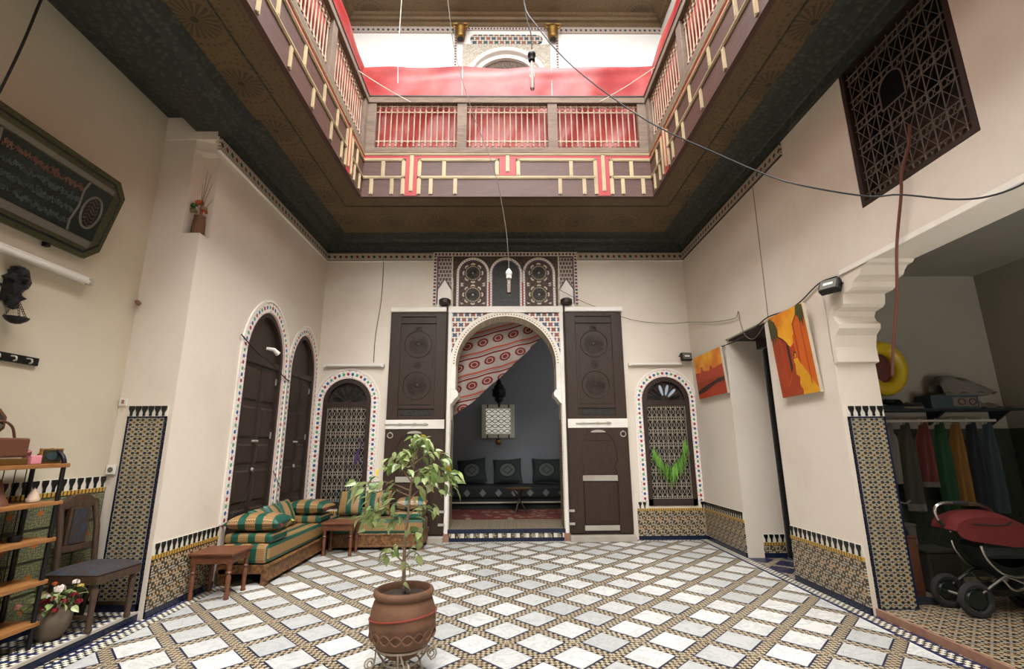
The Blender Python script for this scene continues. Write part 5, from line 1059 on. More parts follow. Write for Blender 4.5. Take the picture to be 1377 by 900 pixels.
for r_, (z0, mt) in enumerate(((0.42, 0), (0.34, 1), (0.26, 1), (0.18, 1))):
    m = MB(); x = -0.27
    while x < 0.27:   # flowing cursive strokes
        w = rs.uniform(0.016, 0.034); pts = [(x, z0 + rs.uniform(-.012, .02), 0.046), (x + w * .4, z0 + rs.uniform(-.02, .03), 0.046), (x + w * .8, z0 + rs.uniform(-.02, .012), 0.046), (x + w, z0 + rs.uniform(-0.01, .02), 0.046)]
        m.tube(smooth_path(pts, 3), 0.0034, 4); x += w * rs.uniform(0.35, 0.6)
        if rs.random() < 0.4: xx = x + rs.uniform(-.01, .01); zz = z0 + rs.uniform(-.02, .03); m.tube([(xx + 0.009 * cos(a * 1.05), zz + 0.008 * sin(a * 1.05), 0.046) for a in range(6)], 0.003, 4, True)
    m.xf(SM).build('script_line', 'sign_orange' if r_ == 0 else 'sign_script', cp, local=True)
for s in (-1, 1):
    c = s * 0.40; m = MB(); m.tube([(c + 0.07 * cos(a * pi / 10), 0.31 + 0.115 * sin(a * pi / 10), 0.046) for a in range(20)], 0.008, 6, True); m.xf(SM).build('oval_rim', 'sign_grey', cp, local=True)
    m = MB()
    for k in range(7): y = 0.225 + k * 0.028; m.tube(smooth_path([(c - 0.04, y, 0.046), (c - 0.015, y + 0.014, 0.046), (c + 0.015, y - 0.008, 0.046), (c + 0.04, y + 0.006, 0.046)], 3), 0.003, 4)
    m.xf(SM).build('oval_script', 'sign_orange' if s > 0 else 'sign_script', cp, local=True)
    m = MB(); m.tube([(s * 0.30, 0.13, 0.046), (s * 0.285, 0.20, 0.046), (s * 0.30, 0.31, 0.046), (s * 0.285, 0.42, 0.046), (s * 0.30, 0.49, 0.046)], 0.007, 5); m.xf(SM).build('divider', 'sign_grey', cp, local=True)
for yy in (2.5, 3.0): MB().box(-0.05 + 0.012, yy - 2.75 - 0.015, -0.02, -0.005, yy - 2.75 + 0.015, 0.02).build('wall_hook', 'black_metal', sg, local=True)
tl = thing('tube_lamp', 'long white fluorescent batten on the left alcove wall under the dark plaque', 'lamp', (-3.02, 2.8, 2.36)); MB().box(-3.05, 2.05, 2.36, -2.985, 3.36, 2.40).build('batten', 'white_plastic', tl, bevel=0.006); MB().tube([(-2.985, 2.10, 2.365), (-2.985, 3.32, 2.365)], 0.016, 10).build('tube', 'white_plastic', tl, smooth=True)
for y in (2.08, 3.335): MB().box(-3.01, y - 0.012, 2.345, -2.968, y + 0.012, 2.392).build('end_cap', 'dull_metal', tl)
sc_ = thing('wall_sconce', 'black carved sconce with a chained bowl on the left alcove wall', 'sconce', (-3.03, 2.85, 2.12))
m = MB(); m.lathe([(0.001, -0.14), (0.03, -0.12), (0.034, -0.09), (0.042, -0.06), (0.036, -0.03), (0.062, 0.0), (0.052, 0.025), (0.066, 0.05), (0.05, 0.07), (0.046, 0.09), (0.038, 0.12), (0.001, 0.14)], 14, (-3.0, 2.855, 2.17)); m.v = [(x + 0.012 * sin(z * 130 + y * 60), y + 0.014 * sin(z * 97 + x * 140), z + 0.006 * sin(y * 200)) for x, y, z in m.v]; m.build('carved_body', 'black_metal', sc_, smooth=30)
m = MB(); m.lathe([(0.001, -0.035), (0.025, -0.03), (0.05, -0.012), (0.062, 0.006), (0.05, 0.006), (0.001, -0.005)], 14, (-2.97, 2.87, 1.975)); m.build('bowl', 'black_metal', sc_, smooth=60)
for a in (0, 2.1, 4.2): 
    m = MB()
    for k in range(9): q = k / 8; p = Vector((-2.97 + 0.055 * cos(a) * (1 - q) - 0.02 * q, 2.87 + 0.055 * sin(a) * (1 - q), 1.98 + 0.12 * q)); m.tube([(p.x + 0.006 * cos(t_ * pi / 3) * (k % 2), p.y + 0.006 * cos(t_ * pi / 3) * ((k + 1) % 2), p.z + 0.010 * sin(t_ * pi / 3)) for t_ in range(6)], 0.002, 4, True)
    m.build('chain', 'black_metal', sc_)
MB().box(-3.05, 2.82, 2.08, -3.0, 2.89, 2.24).build('back_plate', 'black_metal', sc_)
hk = thing('coat_rack', 'narrow black coat rack with white hooks on the left alcove wall', 'coat rack', (-3.04, 2.9, 1.75)); MB().box(-3.05, 2.55, 1.725, -3.03, 3.13, 1.775).build('rail', 'black_metal', hk)
for y in (2.65, 2.75, 2.85, 2.95, 3.05): MB().tube(smooth_path([(-3.03, y, 1.76), (-3.0, y, 1.755), (-2.995, y, 1.735), (-3.01, y, 1.73)]), 0.005, 6).build('hook', 'dull_metal', hk)
ob = thing('wall_socket', 'white electrical socket low on the left pier by the tile edge', 'socket', (-3.0, 3.86, 1.03)); MB().box(-3.045, 3.845, 1.01, -2.975, 3.869, 1.08).build('plate', 'white_plastic', ob, bevel=0.004); MB().lathe([(0.001, 0), (0.02, 0), (0.02, 0.004)], 12, (-3.01, 3.845, 1.045), Matrix.Rotation(pi / 2, 4, 'X')).build('socket_well', 'sign_grey', ob)
ob = thing('junction_box', 'small junction box on the left pier above the zellige panel', 'junction box', (-3.0, 3.86, 1.55)); MB().box(-3.04, 3.855, 1.53, -2.985, 3.869, 1.59).build('plate', 'white_plastic', ob); MB().box(-3.02, 3.85, 1.545, -3.0, 3.856, 1.575).build('opening', 'rust', ob)
ob = thing('wall_spike', 'old iron wall spike halfway up the left pier', 'wall hook', (-3.0, 3.86, 2.36)); MB().tube([(-3.03, 3.869, 2.37), (-3.0, 3.80, 2.365), (-2.975, 3.79, 2.37)], [0.02, 0.012, 0.005], 7).build('spike', 'rust', ob)
# vase with dried flowers in the pier notch
vx, vy, vz = -2.685, 3.94, 3.0
va = thing('dried_flower_vase', 'clay vase of dried flowers and twigs in the notch of the left pier', 'vase', (vx, vy, vz))
MB().lathe([(0.001, 0), (0.045, 0), (0.052, 0.03), (0.05, 0.12), (0.043, 0.17), (0.046, 0.185), (0.001, 0.18)], 14, (vx, vy, vz)).build('vase', 'terracotta', va, smooth=60)
for k, (dx, dy, dz, R, mt) in enumerate(((0.0, -0.03, 0.30, 0.05, 'petal_orange'), (0.04, -0.03, 0.24, 0.045, 'petal_dry'), (-0.05, -0.02, 0.28, 0.045, 'petal_green'), (-0.04, -0.03, 0.22, 0.04, 'petal_dry'), (0.06, -0.04, 0.21, 0.035, 'petal_orange'), (-0.06, -0.01, 0.24, 0.04, 'petal_green'))): bloom(MB(), (vx + dx, vy + dy, vz + dz), R, fr2, 18).build('dried_flower', mt, va, norm=False)
for dx, dy, dz in ((0.02, -0.02, 0.62), (0.08, -0.06, 0.56), (0.12, -0.08, 0.46), (0.16, -0.10, 0.30), (-0.02, 0.0, 0.5)): MB().tube(smooth_path([(vx, vy, vz + 0.16), (vx + dx * 0.3, vy + dy * 0.3, vz + 0.16 + (dz - 0.16) * 0.5), (vx + dx, vy + dy, vz + dz)]), [0.004, 0.004, 0.004, 0.003, 0.003, 0.003, 0.002, 0.002, 0.0015], 5).build('twig', 'rust', va)
# ------------------------------------------------------------------ lights and cables
def batten(x0, x1, lab):
    o = thing('tube_lamp', lab, 'lamp', ((x0 + x1) / 2, YB - 0.04, 2.28)); MB().box(x0, YB - 0.05, 2.285, x1, YB, 2.325).build('batten', 'white_plastic', o, bevel=0.005); MB().tube([(x0 + 0.04, YB - 0.055, 2.30), (x1 - 0.04, YB - 0.055, 2.30)], 0.014, 10).build('tube', 'white_plastic', o, smooth=True)
    for x in (x0 + 0.02, x1 - 0.02): MB().box(x - 0.018, YB - 0.072, 2.28, x + 0.018, YB - 0.045, 2.322).build('end_cap', 'white_plastic', o)
batten(-2.52, -1.69, 'white fluorescent batten above the left grilled window'); batten(1.71, 2.50, 'white fluorescent batten above the right grilled window')
def flood(name, loc, rz, tilt, lab):
    o = thing('floodlight', lab, 'floodlight', loc, rz, group='small black floodlights'); T = Matrix.Rotation(tilt, 4, 'X')
    MB().box(-0.075, -0.03, -0.055, 0.075, 0.03, 0.055, T).build('housing', 'black_metal', o, local=True, bevel=0.008); MB().box(-0.06, -0.036, -0.042, 0.06, -0.030, 0.042, T).build('lens', 'sign_grey', o, local=True); MB().box(-0.035, -0.039, -0.01, 0.035, -0.036, 0.01, T).build('lamp', 'bulb_white', o, local=True)
    MB().tube([(-0.085, 0, 0), (-0.085, 0.05, 0.02), (0.085, 0.05, 0.02), (0.085, 0, 0)], 0.006, 6).build('yoke', 'black_metal', o, local=True); MB().tube([(0, 0.05, 0.02), (0, 0.09, 0.03)], 0.012, 6).build('mount', 'black_metal', o, local=True)
flood('a', (2.50, 6.58, 2.39), 0.15, -0.2, 'small black floodlight high in the far right corner by the small painting'); flood('b', (2.56, 3.60, 2.41), -1.05, -0.45, 'small black floodlight on the pier by the scalloped bracket')
def bulb(loc, h, cap, lab, white):
    x, y, z = loc; o = thing('hanging_bulb', lab, 'light bulb', (x, y, z))
    MB().tube(smooth_path([(x, y, z), (x + 0.004, y, z + h * 0.3), (x - 0.002, y, z + h * 0.38)], 4), 0.022 if white else 0.024, 10).build('glass_tube', 'bulb_glass', o, smooth=60) if False else MB().lathe([(0.001, 0), (0.014, 0.006), (0.020, 0.02), (0.020, h - 0.02), (0.016, h), (0.001, h)], 14, (x, y, z)).build('glass_tube', 'bulb_glass', o, smooth=60)
    MB().tube([(x - 0.006, y, z + 0.03), (x - 0.006, y, z + h - 0.02)], 0.005, 6).build('inner_tube', 'bulb_white', o); MB().tube([(x + 0.006, y, z + 0.03), (x + 0.006, y, z + h - 0.02)], 0.005, 6).build('inner_tube', 'bulb_white', o)
    MB().lathe([(0.018, 0), (0.030, 0.004), (0.030, 0.045), (0.036, 0.05), (0.036, 0.075), (0.020, 0.10), (0.008, 0.115), (0.001, 0.115)], 14, (x, y, z + h)).build('socket', 'bulb_white' if white else 'black_metal', o, smooth=50)
bulb((0.238, 3.6, 4.20), 0.30, 0, 'long glass bulb in a black socket hanging from a cable overhead', False); bulb((0.036, 5.0, 2.795), 0.185, 0, 'long glass bulb in a white socket hanging before the arched panel', True)
def cable(name, pts, r, mt, lab, k=5): 
    o = MB().tube(smooth_path(pts, k), r, 6).build(name, mt, smooth=True); tag(o, lab, 'cable'); return o
cable('cable', [(0.18, 3.55, 5.6), (0.18, 3.6, 5.116), (0.28, 3.479, 4.749), (0.497, 3.358, 4.296), (0.789, 3.238, 3.877), (1.103, 3.117, 3.504), (1.463, 2.996, 3.196), (1.735, 2.875, 2.949), (1.89, 2.754, 2.797), (2.182, 2.633, 2.657), (2.279, 2.512, 2.6), (2.453, 2.392, 2.505), (2.529, 2.271, 2.456), (2.60, 2.15, 2.467), (2.615, 2.0, 2.53)], 0.0055, 'cable_black', 'black cable sagging from the overhead bulb across to the right wall')
cable('cable', [(0.238, 3.6, 4.61), (0.238, 3.59, 4.75), (0.20, 3.6, 4.95), (0.18, 3.6, 5.116)], 0.005, 'cable_black', 'short twisted lead above the overhead black socket')
cable('cable', [(-0.70, 4.1, 6.6), (-0.616, 4.3, 5.921), (-0.544, 4.475, 5.417), (-0.361, 4.65, 4.803), (-0.118, 4.825, 4.18), (0.0, 4.97, 3.6), (0.033, 5.0, 3.20), (0.036, 5.0, 3.09)], 0.004, 'cable_grey', 'thin cord slanting down to the white-socketed bulb')
cable('cable', [(-1.09, 4.2, 6.6), (-1.115, 4.3, 5.918), (-1.134, 4.35, 5.391), (-1.132, 4.4, 4.951)], 0.004, 'cable_white', 'pale cord hanging straight down before the red tarp')
cable('cable', [(-2.70, 2.4, 4.4), (-2.774, 2.4, 3.821), (-2.814, 2.4, 3.503), (-2.871, 2.4, 3.19), (-2.94, 2.4, 2.9)], 0.007, 'cable_black', 'dark cable hanging at the top left above the plaque')
cable('cable', [(2.605, 2.70, 3.2), (2.60, 2.729, 3.073), (2.575, 2.80, 2.90), (2.58, 2.832, 2.788), (2.58, 2.943, 2.473), (2.58, 3.022, 2.139), (2.58, 3.12, 1.85), (2.60, 3.202, 1.646)], 0.010, 'cable_brown', 'thick brown cable hanging from the high window past the scalloped bracket')
cable('cable', [(-1.789, 6.685, 3.93), (-1.788, 6.685, 3.3), (-1.842, 6.685, 2.75), (-1.848, 6.685, 2.35)], 0.005, 'cable_black', 'thin black cord running down the back wall left of the door leaf')
cable('cable', [(0.05, 6.66, 3.95), (0.14, 6.66, 3.80), (0.50, 6.63, 3.55), (1.007, 6.63, 3.26), (1.268, 6.63, 3.14), (1.788, 6.66, 2.95), (2.3, 6.66, 2.89), (2.58, 6.5, 2.87), (2.60, 5.819, 2.695), (2.6, 5.278, 2.599), (2.6, 5.18, 2.65), (2.6, 5.157, 2.507), (2.6, 5.076, 2.345), (2.6, 4.898, 2.281), (2.6, 4.654, 2.39)], 0.004, 'cable_grey', 'thin grey wire crossing from the arched panel to the right doorway')
cable('cable', [(2.6, 6.50, 2.33), (2.605, 5.95, 2.36), (2.605, 5.397, 2.345), (2.6, 5.0, 2.36), (2.605, 4.644, 2.43), (2.605, 4.3, 2.41), (2.605, 4.078, 2.425), (2.605, 3.793, 2.50), (2.60, 3.568, 2.48)], 0.006, 'cable_black', 'dark cable looped along the right wall above the paintings')
cable('cable', [(2.61, 4.587, 4.05), (2.61, 4.595, 3.522), (2.61, 4.614, 2.638), (2.61, 4.62, 2.44)], 0.003, 'cable_grey', 'thin wire running straight down the right wall from the cornice')
cable('cable', [(-2.60, 4.66, 2.29), (-2.59, 5.0, 2.16), (-2.60, 5.25, 2.13), (-2.60, 5.72, 1.99), (-2.60, 5.80, 1.99)], 0.006, 'cable_black', 'dark cable strung across the larger arched door')
cable('cable', [(-2.625, 5.24, 0.98), (-2.62, 5.12, 0.72), (-2.61, 4.95, 0.62), (-2.60, 4.87, 0.56)], 0.003, 'cable_black', 'thin cord hanging from the lock of the larger arched door')
cable('cable', [(-2.60, 5.62, 0.95), (-2.60, 5.74, 0.84), (-2.60, 5.85, 0.74)], 0.004, 'cable_black', 'short dark cord between the two arched doors')
for a, b, lab in (((-1.70, 4.80, 5.46), (-1.185, 5.27, 5.42), 'tie cord across the left corner of the gallery rail'), ((1.75, 4.78, 5.50), (1.202, 5.27, 5.43), 'tie cord across the right corner of the gallery rail')): cable('tie_cord', [a, ((a[0] + b[0]) / 2, (a[1] + b[1]) / 2, (a[2] + b[2]) / 2 - 0.015), b], 0.005, 'cable_white', lab)
# ------------------------------------------------------------------ paintings on the right wall
def painting(y0, y1, z0, z1, out, polys, lab):
    """a canvas on the plane x = XR; u runs 0..1 from the far (left in view) edge to the near edge, v up"""
    o = thing('painting', lab, 'painting', (XR, (y0 + y1) / 2, z0)); W, Hh = y1 - y0, z1 - z0
    P = lambda u, v: (y1 - u * W, z0 + v * Hh)
    SH = Matrix(((1, 0, -out[0] / Hh, 0), (0, 1, 0, 0), (0, 0, 1, 0), (0, 0, 0, 1)))
    def bl(name, poly, a, b, mt, par):
        m = MB().prism([P(*q) for q in poly], 'x', XR - 0.006 - a, XR - 0.006 - b); m.v = [(x - out[0] * (z - z0) / Hh, y, z) for x, y, z in m.v]; return m.build(name, mt, par)
    bl('stretcher', [(0, 0), (1, 0), (1, 1), (0, 1)], 0.0, 0.028, 'canvas_edge', o); cv = bl('canvas', [(0.004, 0.004), (0.996, 0.004), (0.996, 0.996), (0.004, 0.996)], 0.028, 0.030, polys[0][1], o)
    for i, (pl, mt) in enumerate(polys[1:]): bl('painted_shape', pl, 0.0302 + i * 0.0003, 0.0306 + i * 0.0003, mt, cv)
painting(3.95, 4.50, 1.62, 2.385, (0.05,), [(None, 'paint_sky'), ([(0, 0), (0, .82), (.16, .74), (.34, .66), (.44, .60), (.50, .56), (.52, .38), (.30, .16), (.10, 0)], 'paint_brick'), ([(.52, .55), (.60, .58), (.60, .68), (.66, .70), (.66, .80), (.80, .90), (1, .96), (1, 0), (.93, .04), (.62, .42), (.56, .46)], 'paint_orange'),
    ([(.50, .56), (.60, .60), (.63, .42), (.56, .40), (.52, .42)], 'paint_red'), ([(.54, .46), (.56, .50), (.60, .50), (.61, .44), (.58, .42)], 'paint_dark'), ([(.555, .43), (.575, .48), (.60, .47), (.605, .43)], 'paint_yellow'), ([(.10, 0), (.33, .17), (.56, .42), (.62, .42), (1, .04), (1, 0)], 'paint_yellow'), ([(.10, 0), (.33, .17), (.52, .38), (.54, .36), (.52, .24), (.60, .20), (.56, .12), (.62, .05), (.60, 0)], 'paint_brick'), ([(.22, .08), (.30, .16), (.30, .66), (.26, .70), (.22, .70)], 'paint_red'), ([(.40, .26), (.46, .32), (.46, .58), (.40, .61)], 'paint_dark'), ([(.66, .38), (.70, .33), (.70, .80), (.66, .78)], 'paint_red'), ([(.86, .12), (.88, .09), (.88, .88), (.86, .87)], 'paint_red'), ([(0, .82), (.16, .74), (.34, .66), (.44, .60), (.44, .615), (.34, .68), (.16, .76), (0, .84)], 'paint_dark'), ([(.66, .79), (.80, .89), (.80, .905), (.66, .805)], 'paint_dark'),
    ([(.0, .97), (.08, .98), (.18, .92), (.24, .82), (.22, .74), (.16, .74), (.14, .66), (.10, .74), (.06, .64), (.04, .74), (0, .70)], 'paint_olive'), ([(.80, .90), (.84, .99), (.92, 1), (1, .98), (1, .80), (.97, .84), (.95, .72), (.92, .82), (.88, .78), (.86, .86)], 'paint_olive')], 'tall orange painting of a walled alley nearest the scalloped bracket')
painting(5.62, 6.45, 1.79, 2.34, (0.04,), [(None, 'paint_sky'), ([(0, .38), (0, .62), (.22, .60), (.24, .72), (.30, .72), (.32, .62), (.55, .58), (.57, .68), (.63, .68), (.66, .60), (1, .64), (1, .38)], 'paint_red'), ([(0, 0), (0, .40), (1, .40), (1, 0)], 'paint_brick'), ([(0, .18), (.2, .24), (.5, .30), (.8, .36), (1, .36), (1, .28), (.7, .26), (.4, .18), (.15, .10), (0, .10)], 'paint_dark'), ([(0, 0), (0, .10), (.4, .16), (1, .24), (1, 0)], 'paint_red')], 'smaller wide orange painting of ramparts in the far corner')
# ------------------------------------------------------------------ window hangings
ga = thing('palm_garland', 'bright green palm frond garland hung on the right window grille', 'garland', (2.2, YB - 0.03, 0.95))
gr = random.Random(9); gp = smooth_path([(1.97, YB - 0.03, 1.18), (2.02, YB - 0.035, 1.10), (2.09, YB - 0.04, 1.0), (2.19, YB - 0.045, 0.93), (2.29, YB - 0.04, 1.0), (2.37, YB - 0.035, 1.10), (2.40, YB - 0.03, 1.22), (2.41, YB - 0.03, 1.30)], 6)
MB().tube(gp, 0.004, 5).build('rib', 'leaf_dark', ga)
fm = MB(); fm.face([(0, 0, 0), (0.007, 0, -0.09), (0.0, 0, -0.24), (-0.007, 0, -0.09)]); fme = fm.mesh('leaflet', 'frond', norm=False)
for k in range(150):
    q = gp[1 + int((k / 150) ** 1.0 * (len(gp) - 2))]; o = link('leaflet', fme, ga, local=True); o.location = q - Vector((2.2, YB - 0.03, 0.95)) + Vector((gr.gauss(0, .008), gr.uniform(-.02, 0), gr.gauss(0, .008)))
    o.rotation_euler = (gr.gauss(0.05, 0.08), gr.gauss(0, 0.16) + 0.5 * (q.x - 2.2), gr.uniform(0, 3)); s = gr.uniform(0.6, 1.05) * (1.2 - 1.4 * abs(q.x - 2.19)); o.scale = (1.3, 1, s)
sf = thing('scarf', 'dark purple scarf knotted to the left window grille', 'scarf', (-1.97, YB - 0.02, 1.1)); MB().grid(lambda u, v: (-1.965 + 0.02 * sin(v * 7) + (u - .5) * 0.03 * (0.4 + v), YB - 0.025 - 0.01 * sin(u * 6 + v * 4), 1.30 - 0.30 * v), 5, 14).build('tail', 'scarf', sf, smooth=180, norm=False); MB().grid(lambda u, v: (-1.99 - 0.03 * v + (u - .5) * 0.035, YB - 0.03, 1.14 - 0.16 * v + 0.02 * sin(u * 5)), 4, 8).build('second_tail', 'scarf', sf, smooth=180, norm=False); MB().lathe([(0.001, -0.02), (0.018, 0), (0.001, 0.02)], 8, (-1.97, YB - 0.03, 1.30)).build('knot', 'scarf', sf)
# ------------------------------------------------------------------ back room
sf_ = thing('sofa', 'dark bench sofa with pale diamond motifs at the back of the inner room', 'sofa', (0, 8.9, 0.15)); MB().box(-2.4, 8.65, 0.33, 2.4, 9.28, 0.53).build('mattress', 'diamond_fabric', sf_, bevel=0.04); MB().box(-2.4, 8.70, 0.15, 2.4, 9.28, 0.33).build('base', 'fabric_dark', sf_); MB().box(-2.4, 8.64, 0.255, 2.4, 8.70, 0.275).build('front_rail', 'dull_metal', sf_)
for i, (x, lab) in enumerate(((-0.62, 'left of the three round-medallion cushions in the inner room'), (0.02, 'middle of the three round-medallion cushions in the inner room'), (0.72, 'right of the three round-medallion cushions in the inner room'))):
    p = pillow(0.52, 0.44, 0.15, 30 + i); p.uv = [[((u) / 0.52, v / 0.44) for u, v in f] if f else None for f in p.uv]
    place(p, 'pillow', Matrix.Translation((x, 9.05, 0.765)) @ Matrix.Rotation(0.06 * (i - 1) - 0.05, 4, 'Y') @ Matrix.Rotation(1.25, 4, 'X'), 'medallion', lab, 'pillow', 'cushions in the inner room')
tb = thing('tray_table', 'round brass tray table before the inner room sofa', 'table', (0.20, 8.1, 0.163)); MB().lathe([(0.001, 0), (0.20, 0), (0.225, 0.015), (0.215, 0.018), (0.19, 0.008), (0.001, 0.008)], 28, (0.20, 8.1, 0.53)).build('tray', 'brass', tb, smooth=50)
for k in range(3): a = k * 2.09; MB().tube([(0.20 + 0.13 * cos(a), 8.1 + 0.13 * sin(a), 0.163), (0.20 - 0.10 * cos(a), 8.1 - 0.10 * sin(a), 0.53)], 0.012, 6).build('leg', 'wood_dark', tb)
rg = tag(MB().box(-1.9, 7.55, 0.15, 1.9, 8.6, 0.162).build('rug', 'carpet'), 'dark red patterned rug on the inner room floor', 'rug')
m5 = stthing('window_4', (-0.15, 9.28, 1.36))
MB().band([(-0.38, 1.43), (-0.38, 1.89), (0.08, 1.89), (0.08, 1.43), (-0.38, 1.43)], [(-0.46, 1.35), (-0.46, 1.97), (0.16, 1.97), (0.16, 1.35), (-0.46, 1.35)], 'y', 9.30, 9.25).build('frame', 'frame_grey', m5, norm=False)
for a, b in ((-0.35, 1.38), (-0.15, 1.38), (0.05, 1.38), (-0.35, 1.94), (0.05, 1.94)): MB().box(a - 0.012, 9.245, b - 0.03, a + 0.012, 9.25, b + 0.03).build('inlay', 'wood_dark', m5)
MB().box(-0.39, 9.27, 1.42, 0.09, 9.29, 1.90).build('pane', 'pane_glow', m5)
g = MB()
for s in (-1, 1):
    for k in range(-3, 9):
        a = Vector((-0.38, 9.262, 1.43 + k * 0.092 + (0.0 if s > 0 else 0.0))); P = []
        for i in range(13):
            u = i / 12; z = 1.43 + (k + 0.5) * 0.092 + s * 0.035 * sin(u * 2 * pi * 2.0); 
            if 1.43 <= z <= 1.89: P.append((-0.38 + 0.46 * u, 9.262, z))
        if len(P) == 13: g.tube(P, 0.007, 5)
g.build('lattice', 'sign_grey', m5)
mb_ = thing('brass_dish', 'small round brass dish on the wall below the bright lattice window', 'ornament', (-0.15, 9.29, 1.28)); MB().lathe([(0.001, 0.025), (0.03, 0.02), (0.055, 0.004), (0.055, 0)], 16, (-0.15, 9.295, 1.28), Matrix.Rotation(pi / 2, 4, 'X')).build('dish', 'brass', mb_, smooth=60)
ln = thing('lantern', 'black pierced metal lantern hanging in the inner room', 'lantern', (-0.12, 8.2, 1.83)); x, y, z = -0.12, 8.2, 1.83
MB().lathe([(0.001, 0), (0.018, 0.02), (0.02, 0.07), (0.05, 0.10), (0.075, 0.13), (0.075, 0.17), (0.10, 0.18), (0.115, 0.19), (0.115, 0.31), (0.10, 0.32), (0.085, 0.33), (0.08, 0.37), (0.05, 0.40), (0.03, 0.46), (0.012, 0.48)], 8, (x, y, z)).build('body', 'black_metal', ln)
for k in range(8): a = (k + 0.5) * pi / 4; MB().box(-0.028, -0.004, 0.205, 0.028, 0.004, 0.295, TR(x + 0.108 * cos(a), y + 0.108 * sin(a), z, a + pi / 2)).build('pane', 'glass_dark', ln)
MB().tube([(x, y, z + 0.47), (x, y, 3.75)], 0.006, 5).build('chain', 'black_metal', ln)
cu = thing('curtain', 'red and cream patterned curtain draped diagonally inside the great arch', 'curtain', (-0.2, 7.06, 1.7))
def fc(u, v):   # v 0 top .. 1 bottom hem (the diagonal)
    x = -0.86 + 1.42 * u; hem = 1.62 + 1.28 * max(0.0, (u - 0.06)) ** 1.12; zt = 3.08; z = zt + (hem - zt) * v
    return (x, 7.07 + 0.03 * sin(x * 16 + v * 3) * (0.3 + v) + 0.03 * sin(z * 9 + x * 6) * v, z)
MB().grid(fc, 44, 30, uv=lambda u, v: (0.3 + fc(u, v)[0] + 0.12 * fc(u, v)[2], fc(u, v)[2] - 0.28 * fc(u, v)[0])).build('cloth', 'curtain', cu, smooth=180, norm=False)
MB().tube([(-0.9, 7.05, 3.08), (0.9, 7.05, 3.08)], 0.012, 8).build('rod', 'wood_dark', cu)
# ------------------------------------------------------------------ right alcove
sh = thing('wall_shelf', 'thin dark shelf on the right alcove back wall', 'shelf', (4.1, 4.5, 1.49)); MB().box(3.2, 4.36, 1.485, 4.72, 4.60, 1.505).build('board', 'cloth_navy', sh)
for x in (3.4, 4.0, 4.6): MB().prism([(4.60, 1.485), (4.40, 1.485), (4.60, 1.36)], 'x', x - 0.01, x + 0.01).build('bracket', 'cloth_navy', sh)
MB().tube([(3.2, 4.46, 1.40), (4.5, 4.46, 1.40)], 0.012, 8).build('hanging_rail', 'dull_metal', sh)
rg_ = thing('swim_ring', 'yellow inflatable swim ring on the right alcove wall behind the pier', 'swim ring', (3.58, 4.5, 1.64)); MB().tube([(3.58 + 0.17 * cos(a * pi / 16), 4.52, 1.90 + 0.20 * sin(a * pi / 16)) for a in range(32)], 0.065, 12, True).build('ring', 'yellow_plastic', rg_, smooth=True); MB().lathe([(0.001, 0), (0.14, 0), (0.14, 0.01)], 20, (3.58, 4.55, 1.90), Matrix.Rotation(pi / 2, 4, 'X')).build('inner_disc', 'cloth_red', rg_)
def cloth_item(x, w, z1, mt, lab, hem=None, slant=0.0):
    o = thing('hanging_garment', lab, 'garment', (x, 4.45, z1), group='clothes hung under the alcove shelf')
    def f(u, v):
        ww = w * (0.35 + 0.65 * min(1, v * 4)) ; z = 1.385 + (z1 - 1.385) * v - 0.03 * abs(2 * u - 1) * (v < 0.2); return (x + (u - 0.5) * ww + slant * v, 4.44 - 0.05 * sin(u * pi) + 0.02 * sin(u * 17 + v * 3) + 0.02 * v, z)
    MB().grid(f, 18, 14).build('cloth', mt, o, smooth=180, norm=False); MB().tube(smooth_path([(x, 4.46, 1.365), (x, 4.46, 1.41), (x + 0.012, 4.46, 1.42), (x + 0.02, 4.46, 1.41)]), 0.003, 5).build('hanger_hook', 'dull_metal', o)
    if hem: MB().grid(lambda u, v: (f(u, 0.92 + 0.08 * v)[0], f(u, 0.92 + .08 * v)[1] - 0.004, f(u, 0.92 + .08 * v)[2]), 18, 2).build('hem', hem, o, norm=False)
cloth_item(3.46, 0.15, 0.85, 'cloth_grey', 'grey-blue garment hanging nearest the tiled pier in the right alcove'); cloth_item(3.62, 0.15, 0.62, 'cloth_olive', 'long brown garment with a pale hem hanging in the right alcove', 'cloth_grey', 0.0); cloth_item(3.785, 0.13, 0.82, 'cloth_red', 'rust red garment hanging in the right alcove', 'cloth_grey', 0.0); cloth_item(3.935, 0.14, 0.58, 'cloth_green', 'green garment hanging in the right alcove', None, 0.0)
cloth_item(4.08, 0.12, 0.66, 'cloth_ochre', 'ochre garment hanging in the right alcove', None, 0.0); cloth_item(4.225, 0.14, 0.55, 'cloth_navy', 'near-black garment hanging in the right alcove', None, 0.0); cloth_item(4.375, 0.13, 0.60, 'cloth_blue', 'slate garment at the far right of the hanging clothes', None, 0.0)
def slab(name, x0, x1, y0, y1, z0, z1, mt, lab, cat, rz=0.0):
    o = thing(name, lab, cat, ((x0 + x1) / 2, (y0 + y1) / 2, z0), rz); a, b, h = (x1 - x0) / 2, (y1 - y0) / 2, z1 - z0; return o, a, b, h
for x0, x1, z0, z1, mt, lab in ((3.40, 3.62, 1.505, 1.60, 'cloth_navy', 'dark folded cloth on the alcove shelf by the swim ring'), (3.60, 3.80, 1.505, 1.57, 'cloth_grey', 'pale folded papers on the alcove shelf')):
    o, a, b, h = slab('folded_cloth', x0, x1, 4.38, 4.56, z0, z1, mt, lab, 'cloth'); MB().grid(lambda u, v: ((u - .5) * 2 * a, (v - .5) * 2 * b, h * (1 - abs(2 * u - 1) ** 4) ** .5 * (0.8 + 0.2 * sin(u * 9 + v * 4))), 12, 8).build('fold', mt, o, smooth=180, norm=False, local=True); MB().box(-a, -b, 0, a, b, h * 0.35).build('under_fold', mt, o, local=True, bevel=0.01)
